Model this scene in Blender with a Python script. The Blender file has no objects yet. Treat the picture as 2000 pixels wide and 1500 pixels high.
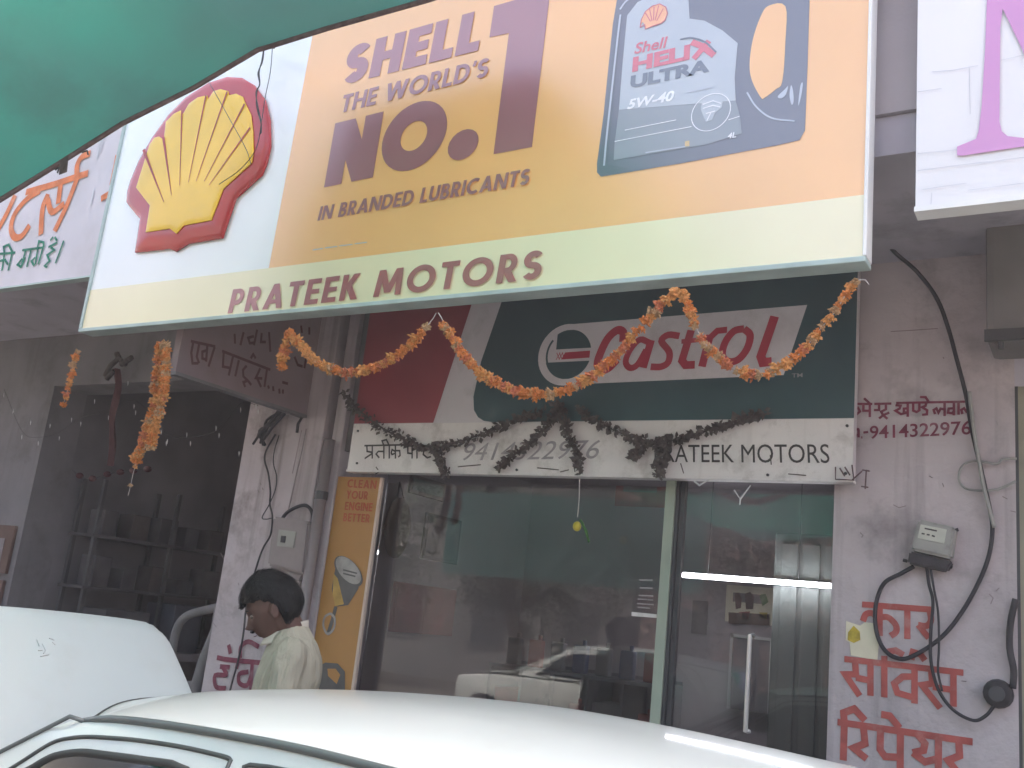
import bpy, bmesh, math, random
from mathutils import Vector, Matrix, noise
R = math.radians
random.seed(7)
SC = bpy.context.scene
C = SC.collection

# ------------------------------------------------------------------ camera
EYE = 1.62
FPX = 1924.0
def _cam_axes():
    h = Vector((3200, -110, -FPX)).normalized()          # world +X seen from the camera (x right, y down, z forward)
    v = Vector((880, -8050, FPX))
    v = (v - h * v.dot(h)).normalized()                  # world up
    y = v.cross(h)                                       # world +Y
    if y.z < 0: y = -y
    return h, y, v
AX, AY, AZ = _cam_axes()
right = Vector((AX.x, AY.x, AZ.x)); up = -Vector((AX.y, AY.y, AZ.y)); back = -Vector((AX.z, AY.z, AZ.z))
cam = bpy.data.cameras.new('camera'); camo = bpy.data.objects.new('camera', cam); C.objects.link(camo)
camo.matrix_world = Matrix(((right.x, up.x, back.x, 0), (right.y, up.y, back.y, 0), (right.z, up.z, back.z, EYE), (0, 0, 0, 1)))
cam.sensor_width = 36; cam.sensor_fit = 'HORIZONTAL'; cam.lens = 36 * FPX / 2000
cam.clip_start = 0.05; cam.clip_end = 500
SC.camera = camo

# ------------------------------------------------------------------ light
SUN_EL, SUN_AZ = 60, 12        # the sun stands behind the shops, a little to the right
w = bpy.data.worlds.new('World'); SC.world = w; w.use_nodes = True
nt = w.node_tree; nt.nodes.clear()
sky = nt.nodes.new('ShaderNodeTexSky'); sky.sky_type = 'NISHITA'; sky.sun_disc = False
sky.sun_elevation = R(SUN_EL); sky.sun_rotation = R(SUN_AZ); sky.dust_density = 7.0; sky.air_density = .75; sky.ozone_density = .4
bg = nt.nodes.new('ShaderNodeBackground'); bg.inputs[1].default_value = 0.13
out = nt.nodes.new('ShaderNodeOutputWorld')
warm = nt.nodes.new('ShaderNodeMix'); warm.data_type = 'RGBA'; warm.blend_type = 'MULTIPLY'; warm.inputs[0].default_value = 1
warm.inputs[7].default_value = (1.02, 1.0, .95, 1)          # dusty city haze takes the blue out of the sky
nt.links.new(sky.outputs[0], warm.inputs[6]); nt.links.new(warm.outputs[2], bg.inputs[0]); nt.links.new(bg.outputs[0], out.inputs[0])
sun = bpy.data.lights.new('sun', 'SUN'); sun.energy = 2.2; sun.angle = R(0.5); sun.color = (1, .95, .88)
suno = bpy.data.objects.new('sun', sun); C.objects.link(suno)
sd = Vector((math.sin(R(SUN_AZ)) * math.cos(R(SUN_EL)), math.cos(R(SUN_AZ)) * math.cos(R(SUN_EL)), math.sin(R(SUN_EL))))
suno.rotation_euler = sd.to_track_quat('Z', 'Y').to_euler(); suno.location = (0, 6, 15)
SC.view_settings.view_transform = 'Standard'; SC.view_settings.look = 'None'
SC.view_settings.gamma = 1; SC.view_settings.exposure = 2.8
SC.view_settings.use_curve_mapping = False
SC.render.engine = 'CYCLES'
SC.cycles.max_bounces = 8; SC.cycles.transparent_max_bounces = 12

# ------------------------------------------------------------------ pixel -> place
def ray(px, py):
    c = Vector((px - 1000, py - 750, FPX))
    return Vector((c.dot(AX), c.dot(AY), c.dot(AZ)))
def at(px, py, Y):
    r = ray(px, py); k = Y / r.y
    return Vector((r.x * k, Y, EYE + r.z * k))
def at_x(px, py, X):
    r = ray(px, py); k = X / r.x
    return Vector((X, r.y * k, EYE + r.z * k))
class PlaneY:                 # a plane facing the street
    def __init__(s, Y): s.Y = Y
    def uv(s, p): q = at(p[0], p[1], s.Y); return (q.x, q.z)
    def co(s, u, v, off): return (u, s.Y - off, v)
class PlaneX:                 # a plane facing +X
    def __init__(s, X): s.X = X
    def uv(s, p): q = at_x(p[0], p[1], s.X); return (q.y, q.z)
    def co(s, u, v, off): return (s.X + off, u, v)

# ------------------------------------------------------------------ objects
def tag(o, label=None, cat=None, group=None, kind=None):
    if label: o['label'] = label
    if cat: o['category'] = cat
    if group: o['group'] = group
    if kind: o['kind'] = kind
    return o
WP = {}
def wpos(o):
    return Vector(WP.get(o.name, (0, 0, 0))) if o else Vector((0, 0, 0))
def thing(name, label, cat, loc=(0, 0, 0), group=None):
    o = bpy.data.objects.new(name, None); C.objects.link(o); o.location = loc
    o.empty_display_size = .1; WP[o.name] = Vector(loc)
    return tag(o, label, cat, group)
def mk(name, verts, faces, mat, parent=None, smooth=False, mats=None, fmat=None):
    vs = [Vector(v) for v in verts]
    mn = Vector((min(v.x for v in vs), min(v.y for v in vs), min(v.z for v in vs)))
    mx = Vector((max(v.x for v in vs), max(v.y for v in vs), max(v.z for v in vs)))
    org = Vector(((mn.x + mx.x) / 2, (mn.y + mx.y) / 2, mn.z))
    me = bpy.data.meshes.new(name)
    me.from_pydata([v - org for v in vs], [], [tuple(f) for f in faces])
    for m in (mats or [mat]): me.materials.append(m)
    if fmat: me.polygons.foreach_set('material_index', fmat)
    if smooth: me.polygons.foreach_set('use_smooth', [True] * len(me.polygons))
    me.update()
    o = bpy.data.objects.new(name, me); C.objects.link(o)
    o.parent = parent; o.location = org - wpos(parent); WP[o.name] = org
    return o
class MB:
    def __init__(s): s.v = []; s.f = []
    def add(s, v, f):
        n = len(s.v); s.v += [tuple(a) for a in v]; s.f += [tuple(i + n for i in a) for a in f]; return s
    def box(s, x0, x1, y0, y1, z0, z1, b=0.0):
        if b <= 0:
            s.add([(x0,y0,z0),(x1,y0,z0),(x1,y1,z0),(x0,y1,z0),(x0,y0,z1),(x1,y0,z1),(x1,y1,z1),(x0,y1,z1)],
                  [(3,2,1,0),(4,5,6,7),(0,1,5,4),(1,2,6,5),(2,3,7,6),(3,0,4,7)])
        else:
            bm = bmesh.new(); bmesh.ops.create_cube(bm, size=1)
            for v in bm.verts: v.co = Vector(((x0+x1)/2 + v.co.x*(x1-x0), (y0+y1)/2 + v.co.y*(y1-y0), (z0+z1)/2 + v.co.z*(z1-z0)))
            bmesh.ops.bevel(bm, geom=bm.edges[:], offset=b, segments=2, affect='EDGES', profile=.6)
            bm.verts.index_update()
            s.add([v.co[:] for v in bm.verts], [[v.index for v in f.verts] for f in bm.faces]); bm.free()
        return s
    def tube(s, pts, r, seg=6, cap=True):
        pts = [Vector(p) for p in pts]; n0 = len(s.v); n = len(pts); a = None
        for i, p in enumerate(pts):
            d = (pts[min(i+1, n-1)] - pts[max(i-1, 0)]).normalized()
            if a is None:
                a = d.cross(Vector((0, 0, 1)))
                if a.length < .05: a = d.cross(Vector((1, 0, 0)))
            a = a - d * a.dot(d)
            if a.length < 1e-6: a = d.orthogonal()
            a.normalize(); b = d.cross(a)
            rr = r[i] if isinstance(r, (list, tuple)) else r
            for k in range(seg):
                t = 2 * math.pi * k / seg
                s.v.append(tuple(p + (a * math.cos(t) + b * math.sin(t)) * rr))
        for i in range(n - 1):
            for k in range(seg):
                k2 = (k + 1) % seg
                s.f.append((n0 + i*seg + k, n0 + i*seg + k2, n0 + (i+1)*seg + k2, n0 + (i+1)*seg + k))
        if cap:
            s.f.append(tuple(n0 + k for k in range(seg))[::-1]); s.f.append(tuple(n0 + (n-1)*seg + k for k in range(seg)))
        return s
    def sphere(s, c, rx, ry=None, rz=None, u=12, v=8):
        ry = ry or rx; rz = rz or rx; c = Vector(c); n0 = len(s.v)
        s.v.append((c.x, c.y, c.z + rz))
        for j in range(1, v):
            ph = math.pi * j / v
            for i in range(u):
                th = 2 * math.pi * i / u
                s.v.append((c.x + rx*math.sin(ph)*math.cos(th), c.y + ry*math.sin(ph)*math.sin(th), c.z + rz*math.cos(ph)))
        s.v.append((c.x, c.y, c.z - rz)); e = len(s.v) - 1
        for i in range(u):
            s.f.append((n0, n0+1+i, n0+1+(i+1) % u))
            for j in range(v - 2):
                a = n0+1+j*u
                s.f.append((a+i, a+u+i, a+u+(i+1) % u, a+(i+1) % u))
            a = n0+1+(v-2)*u
            s.f.append((a+i, e, a+(i+1) % u))
        return s
    def grid(s, fn, nu, nv):
        n0 = len(s.v)
        for j in range(nv + 1):
            for i in range(nu + 1): s.v.append(tuple(fn(i / nu, j / nv)))
        for j in range(nv):
            for i in range(nu):
                a = n0 + j*(nu+1) + i; s.f.append((a, a+1, a+nu+2, a+nu+1))
        return s
    def obj(s, name, mat, parent=None, smooth=False): return mk(name, s.v, s.f, mat, parent, smooth)

def auto_smooth(o, ang=35):
    me = o.data
    me.polygons.foreach_set('use_smooth', [True] * len(me.polygons))
    bm = bmesh.new(); bm.from_mesh(me)
    for e in bm.edges:
        if len(e.link_faces) == 2 and e.calc_face_angle(0) > R(ang): e.smooth = False
    bm.to_mesh(me); bm.free(); return o

def spline(pts, n=8):
    pts = [Vector(p) for p in pts]
    if len(pts) < 3: return pts
    P = [pts[0] * 2 - pts[1]] + pts + [pts[-1] * 2 - pts[-2]]; o = []
    for i in range(1, len(P) - 2):
        for k in range(n):
            t = k / n; a, b, c, d = P[i-1], P[i], P[i+1], P[i+2]
            o.append(.5 * ((2*b) + (-a + c)*t + (2*a - 5*b + 4*c - d)*t*t + (-a + 3*b - 3*c + d)*t*t*t))
    o.append(P[-2]); return o

# ------------------------------------------------------------------ flat print: strokes, polygons, letters
def ribbon(pts, wd, closed=False, curve=0):
    """polygons (quads) of a stroke along 2-D points"""
    p = [Vector((a[0], a[1], 0)) for a in pts]
    if curve: p = spline(p, curve)
    n = len(p); L = []; Rr = []
    for i in range(n):
        if closed:
            a = p[i] - p[i-1]; b = p[(i+1) % n] - p[i]
        else:
            a = p[i] - p[max(i-1, 0)] if i else p[1] - p[0]
            b = p[min(i+1, n-1)] - p[i] if i < n-1 else a
        if a.length < 1e-9: a = b
        if b.length < 1e-9: b = a
        a = a.normalized(); b = b.normalized()
        na = Vector((-a.y, a.x, 0)); nb = Vector((-b.y, b.x, 0)); m = na + nb
        if m.length < .2: m = na
        m.normalize(); k = min(1 / max(m.dot(na), .35), 2.2)
        ww = wd[min(i, len(wd)-1)] if isinstance(wd, (list, tuple)) else wd
        L.append(p[i] + m * k * ww / 2); Rr.append(p[i] - m * k * ww / 2)
    q = []
    rng = range(n) if closed else range(n - 1)
    for i in rng:
        j = (i + 1) % n
        q.append([(L[i].x, L[i].y), (Rr[i].x, Rr[i].y), (Rr[j].x, Rr[j].y), (L[j].x, L[j].y)])
    return q
def ellipse(cx, cy, rx, ry, n=32, a0=0, a1=360):
    return [(cx + rx*math.cos(R(a0 + (a1-a0)*i/n)), cy + ry*math.sin(R(a0 + (a1-a0)*i/n))) for i in range(n + (a1-a0 != 360))]
def dg(x0, y0, x1, y1, t): return [(x0-t/2, y0), (x0+t/2, y0), (x1+t/2, y1), (x1-t/2, y1)]
def rect(x0, x1, y0, y1): return [(x0, y0), (x1, y0), (x1, y1), (x0, y1)]
def glyph(c, t):
    """heavy geometric capitals; cap height 1; returns width and groups of polygons"""
    h = t / 2; tw = t * 1.08
    if c == ' ': return .3, []
    if c == 'I': return t, [[rect(0, t, 0, 1)]]
    if c == 'H': w = .72; return w, [[rect(0, t, 0, 1)], [rect(w-t, w, 0, 1)], [rect(t, w-t, .5-h*.8, .5+h*.8)]]
    if c == 'E': w = .54; return w, [[rect(0, t, 0, 1)], [rect(t, w, 0, t*.9)], [rect(t, w*.95, .5-h*.85, .5+h*.85)], [rect(t, w, 1-t*.9, 1)]]
    if c == 'L': w = .5; return w, [[rect(0, t, 0, 1)], [rect(t, w, 0, t*.9)]]
    if c == 'T': w = .6; return w, [[rect(0, w, 1-t*.9, 1)], [rect(w/2-h, w/2+h, 0, 1-t*.9)]]
    if c == 'N': w = .8; return w, [[rect(0, t, 0, 1)], [rect(w-t, w, 0, 1)], [dg(tw*.55, 1, w-tw*.55, 0, tw*1.1)]]
    if c == 'A': w = .82; return w, [[dg(w/2, 1, tw/2, 0, tw)], [dg(w/2, 1, w-tw/2, 0, tw)], [rect(w*.28, w*.72, .2, .2+t*.8)]]
    if c == 'W': w = 1.2; return w, [[dg(tw/2, 1, w*.27, 0, tw)], [dg(w*.5, 1, w*.27, 0, tw)], [dg(w*.5, 1, w*.73, 0, tw)], [dg(w-tw/2, 1, w*.73, 0, tw)]]
    if c == 'M': w = .98; return w, [[dg(t*.8, 1, h, 0, t)], [dg(w-t*.8, 1, w-h, 0, t)], [dg(t*.9, 1, w/2, .12, tw)], [dg(w-t*.9, 1, w/2, .12, tw)]]
    if c == 'K': w = .68; return w, [[rect(0, t, 0, 1)], [dg(w-tw*.7, 1, t*.9, .42, tw*1.1)], [dg(t*1.3, .55, w-tw*.5, 0, tw*1.1)]]
    if c == 'O': w = .98; return w, [ribbon(ellipse(w/2, .5, w/2-h, .5+.01-h, 36), t, True)]
    if c == 'C':
        w = .78; return w, [ribbon(ellipse(w*.62, .5, w*.62-h, .51-h, 26, 52, 308), t)]
    if c == 'G':
        w = .84; return w, [ribbon(ellipse(w*.58, .5, w*.58-h, .51-h, 26, 50, 325), t), [rect(w*.55, w, .36, .36+t*.85)], [rect(w-t, w, .1, .36)]]
    if c == 'Y': w = .72; return w, [[dg(tw*.6, 1, w/2, .42, tw)], [dg(w-tw*.6, 1, w/2, .42, tw)], [rect(w/2-h, w/2+h, 0, .44)]]
    if c == 'D':
        w = .76; return w, [[rect(0, t, 0, 1)], ribbon([(t, 1-h*.95)] + ellipse(w*.4, .5, w*.6-h, .5-h*.95, 18, 90, -90) + [(t, h*.95)], t*.95)]
    if c in 'PR':
        w = .58; r = .26
        g = [[rect(0, t, 0, 1)], ribbon([(t, 1-h*.9)] + ellipse(w*.5, 1-h*.9-r+.02, w*.5-h, r-.02, 14, 90, -90) + [(t, 1-h*.9-2*r+.04)], t*.9)]
        if c == 'R': g.append([dg(w*.45, .46, w-tw*.3, 0, tw*1.1)]); w = .62
        return w, g
    if c == 'B':
        w = .6; return w, [[rect(0, t, 0, 1)], ribbon([(t, 1-h*.85)] + ellipse(w*.45, .75-h*.2, w*.47-h, .25-h*.65, 12, 90, -90) + [(t, .5)], t*.85),
                           ribbon([(t, .5)] + ellipse(w*.5, .25+h*.2, w*.5-h, .25-h*.65+h*.2, 12, 90, -90) + [(t, h*.85)], t*.85)]
    if c == 'U':
        w = .68; r = w/2-h; return w, [ribbon([(h, 1), (h, r+h)] + ellipse(w/2, r+h, r, r, 14, 180, 360)[1:] + [(w-h, 1)], t)]
    if c == 'S':
        w = .56
        w = max(.58, t * 2.2); r = (1 - t) / 4; rx = w/2 - h
        pts = ellipse(w/2, 1-h-r, rx, r, 14, 32, 262) + ellipse(w/2, h+r, rx, r, 14, 82, -148)
        return w, [ribbon(pts, t)]
    if c == '.': return t*1.5, [[ellipse(t*.75, t*.7, t*.75, t*.75, 18)]]
    if c == "'": return t*.9, [[dg(t*.55, 1, t*.35, .72, t*.75)]]
    return .4, [[rect(0, .4, 0, 1)]]
def heavy_text(s, t=.22, gap=.1):
    x = 0; G = []
    for c in s:
        wd, g = glyph(c, t)
        for grp in g: G.append([[(x + a, b) for a, b in poly] for poly in grp])
        x += wd + gap
    x -= gap
    return [[[(a / x, b) for a, b in poly] for poly in grp] for grp in G]
def font_text(s, bold=0.0, shear=0.0):
    cu = bpy.data.curves.new('text', 'FONT'); cu.body = s; cu.size = 1; cu.offset = bold; cu.shear = shear; cu.resolution_u = 4
    ob = bpy.data.objects.new('text', cu); C.objects.link(ob)
    bpy.context.view_layer.update()
    dgp = bpy.context.evaluated_depsgraph_get()
    me = bpy.data.meshes.new_from_object(ob.evaluated_get(dgp))
    vs = [(v.co.x, v.co.y) for v in me.vertices]; fs = [[vs[i] for i in p.vertices] for p in me.polygons]
    bpy.data.objects.remove(ob); bpy.data.curves.remove(cu); bpy.data.meshes.remove(me)
    x0 = min(v[0] for v in vs); x1 = max(v[0] for v in vs); y0 = min(v[1] for v in vs); y1 = max(v[1] for v in vs)
    return [[[((a-x0)/(x1-x0), (b-y0)/(y1-y0)) for a, b in f] for f in fs]]
def fit(groups, plane, BL, BR, TL):
    """unit box text -> plane, by the pixels of three corners"""
    a, b, c = (Vector(plane.uv(p)) for p in (BL, BR, TL))
    ex = b - a; ey = c - a
    return [[[tuple(a + ex * x + ey * y) for x, y in poly] for poly in g] for g in groups]
def pxpolys(plane, polys): return [[[plane.uv(p) for p in poly]] for poly in polys]
def pxstrokes(plane, strokes, wpx, tr=None, curve=0):
    """strokes traced in the photograph, laid on the plane"""
    G = []
    for s in strokes:
        pts = [tr(p) if tr else p for p in s]
        q = [plane.uv(p) for p in pts]
        m = pts[len(pts)//2]; a = Vector(plane.uv(m)); b = Vector(plane.uv((m[0], m[1] + 10)))
        wd = (b - a).length / 10 * wpx
        G.append(ribbon(q, wd, curve=curve if len(q) > 2 else 0))
    return G
def flat(name, plane, groups, off, mat, parent, step=.00015):
    v = []; f = []
    for k, g in enumerate(groups):
        for poly in g:
            n = len(v); o = off + k * step
            v += [plane.co(p[0], p[1], o) for p in poly]
            f.append(tuple(range(n, n + len(poly))))
    me = mk(name, v, f, mat, parent)
    # face everything towards the viewer side
    nrm = Vector(plane.co(0, 0, 1)) - Vector(plane.co(0, 0, 0))
    bm = bmesh.new(); bm.from_mesh(me.data)
    for fc in bm.faces:
        if fc.normal.dot(nrm) < 0: fc.normal_flip()
    bm.to_mesh(me.data); bm.free()
    return me

# ------------------------------------------------------------------ materials
def pbr(name, col, rough=.6, spec=.5, var=.12, scale=6, bump=0.0, metal=0.0, coat=0.0, dirt=None, dirt_amt=.0, dirt_scale=3, streak=0.0, trans=0.0, detail=6, bscale=None):
    m = bpy.data.materials.new(name); m.use_nodes = True; t = m.node_tree; N = t.nodes; Lk = t.links
    b = N['Principled BSDF']; b.inputs['Roughness'].default_value = rough
    b.inputs['Specular IOR Level'].default_value = spec; b.inputs['Metallic'].default_value = metal
    b.inputs['Coat Weight'].default_value = coat; b.inputs['Coat Roughness'].default_value = .05
    tc = N.new('ShaderNodeTexCoord'); geo = N.new('ShaderNodeNewGeometry')
    n1 = N.new('ShaderNodeTexNoise'); n1.inputs['Scale'].default_value = scale; n1.inputs['Detail'].default_value = detail
    Lk.new(geo.outputs['Position'], n1.inputs['Vector'])
    mix = N.new('ShaderNodeMix'); mix.data_type = 'RGBA'
    mr = N.new('ShaderNodeMapRange'); mr.inputs[1].default_value = .3; mr.inputs[2].default_value = .7
    Lk.new(n1.outputs[0], mr.inputs[0]); Lk.new(mr.outputs[0], mix.inputs[0])
    mix.inputs[6].default_value = (*[c * (1 - var) for c in col], 1); mix.inputs[7].default_value = (*[min(1, c * (1 + var)) for c in col], 1)
    last = mix.outputs[2]
    if dirt:
        n2 = N.new('ShaderNodeTexNoise'); n2.inputs['Scale'].default_value = dirt_scale; n2.inputs['Detail'].default_value = 10; n2.inputs['Roughness'].default_value = .68
        Lk.new(geo.outputs['Position'], n2.inputs['Vector'])
        r2 = N.new('ShaderNodeMapRange'); r2.inputs[1].default_value = .52; r2.inputs[2].default_value = .72; r2.inputs[4].default_value = dirt_amt
        Lk.new(n2.outputs[0], r2.inputs[0])
        mx = N.new('ShaderNodeMix'); mx.data_type = 'RGBA'; Lk.new(r2.outputs[0], mx.inputs[0]); Lk.new(last, mx.inputs[6]); mx.inputs[7].default_value = (*dirt, 1)
        last = mx.outputs[2]
        if streak:
            mp = N.new('ShaderNodeMapping'); mp.inputs['Scale'].default_value = (14, 14, .8); Lk.new(geo.outputs['Position'], mp.inputs[0])
            n3 = N.new('ShaderNodeTexNoise'); n3.inputs['Scale'].default_value = 1; n3.inputs['Detail'].default_value = 6; Lk.new(mp.outputs[0], n3.inputs['Vector'])
            r3 = N.new('ShaderNodeMapRange'); r3.inputs[1].default_value = .55; r3.inputs[2].default_value = .75; r3.inputs[4].default_value = streak
            Lk.new(n3.outputs[0], r3.inputs[0])
            my = N.new('ShaderNodeMix'); my.data_type = 'RGBA'; Lk.new(r3.outputs[0], my.inputs[0]); Lk.new(last, my.inputs[6]); my.inputs[7].default_value = (*dirt, 1)
            last = my.outputs[2]
    Lk.new(last, b.inputs['Base Color'])
    if bump:
        n4 = N.new('ShaderNodeTexNoise'); n4.inputs['Scale'].default_value = bscale or scale * 5; n4.inputs['Detail'].default_value = 8
        Lk.new(geo.outputs['Position'], n4.inputs['Vector'])
        bp = N.new('ShaderNodeBump'); bp.inputs['Strength'].default_value = bump; bp.inputs['Distance'].default_value = .02
        Lk.new(n4.outputs[0], bp.inputs['Height']); Lk.new(bp.outputs[0], b.inputs['Normal'])
    if trans:
        tr = N.new('ShaderNodeBsdfTranslucent'); Lk.new(last, tr.inputs[0])
        ms = N.new('ShaderNodeMixShader'); ms.inputs[0].default_value = trans
        Lk.new(b.outputs[0], ms.inputs[1]); Lk.new(tr.outputs[0], ms.inputs[2])
        Lk.new(ms.outputs[0], N['Material Output'].inputs[0])
    return m
def glass(name, tint=(.8, .82, .82), rough=.0, f0=1.5, dust=0.0):
    m = bpy.data.materials.new(name); m.use_nodes = True; t = m.node_tree; t.nodes.clear(); N = t.nodes; L = t.links
    tr = N.new('ShaderNodeBsdfTransparent'); tr.inputs[0].default_value = (*tint, 1)
    gl = N.new('ShaderNodeBsdfGlossy'); gl.inputs['Roughness'].default_value = rough
    fr = N.new('ShaderNodeFresnel'); fr.inputs[0].default_value = f0
    mx = N.new('ShaderNodeMixShader'); o = N.new('ShaderNodeOutputMaterial')
    L.new(fr.outputs[0], mx.inputs[0]); L.new(tr.outputs[0], mx.inputs[1]); L.new(gl.outputs[0], mx.inputs[2]); last = mx
    if dust:      # wiped dust film: streaks and smears whose pale grey also lifts the pane's blacks
        geo = N.new('ShaderNodeNewGeometry'); mp = N.new('ShaderNodeMapping'); mp.inputs['Scale'].default_value = (7, 1, 1.1); mp.inputs['Rotation'].default_value = (0, R(8), 0)
        L.new(geo.outputs['Position'], mp.inputs[0]); n = N.new('ShaderNodeTexNoise'); n.inputs['Scale'].default_value = 1.6; n.inputs['Detail'].default_value = 9; n.inputs['Roughness'].default_value = .65
        L.new(mp.outputs[0], n.inputs['Vector']); r_ = N.new('ShaderNodeMapRange'); r_.inputs[1].default_value = .35; r_.inputs[2].default_value = .75; r_.inputs[3].default_value = dust * .35; r_.inputs[4].default_value = dust * 1.9
        L.new(n.outputs[0], r_.inputs[0]); d = N.new('ShaderNodeBsdfDiffuse'); d.inputs[0].default_value = (.55, .51, .52, 1)
        m2 = N.new('ShaderNodeMixShader'); L.new(r_.outputs[0], m2.inputs[0]); L.new(mx.outputs[0], m2.inputs[1]); L.new(d.outputs[0], m2.inputs[2]); last = m2
    L.new(last.outputs[0], o.inputs[0]); return m
def emis(name, col, st):
    m = bpy.data.materials.new(name); m.use_nodes = True; t = m.node_tree; t.nodes.clear()
    e = t.nodes.new('ShaderNodeEmission'); e.inputs[0].default_value = (*col, 1); e.inputs[1].default_value = st
    o = t.nodes.new('ShaderNodeOutputMaterial'); t.links.new(e.outputs[0], o.inputs[0]); return m
# vinyl print: diffuse ink under a satin film
def vinyl(name, col, spec=.5, rough=.30, var=.05, ior=2.6):
    m = pbr(name, col, rough, spec, var, 1.5, bump=.03, bscale=3); m.node_tree.nodes['Principled BSDF'].inputs['IOR'].default_value = ior; return m

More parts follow.
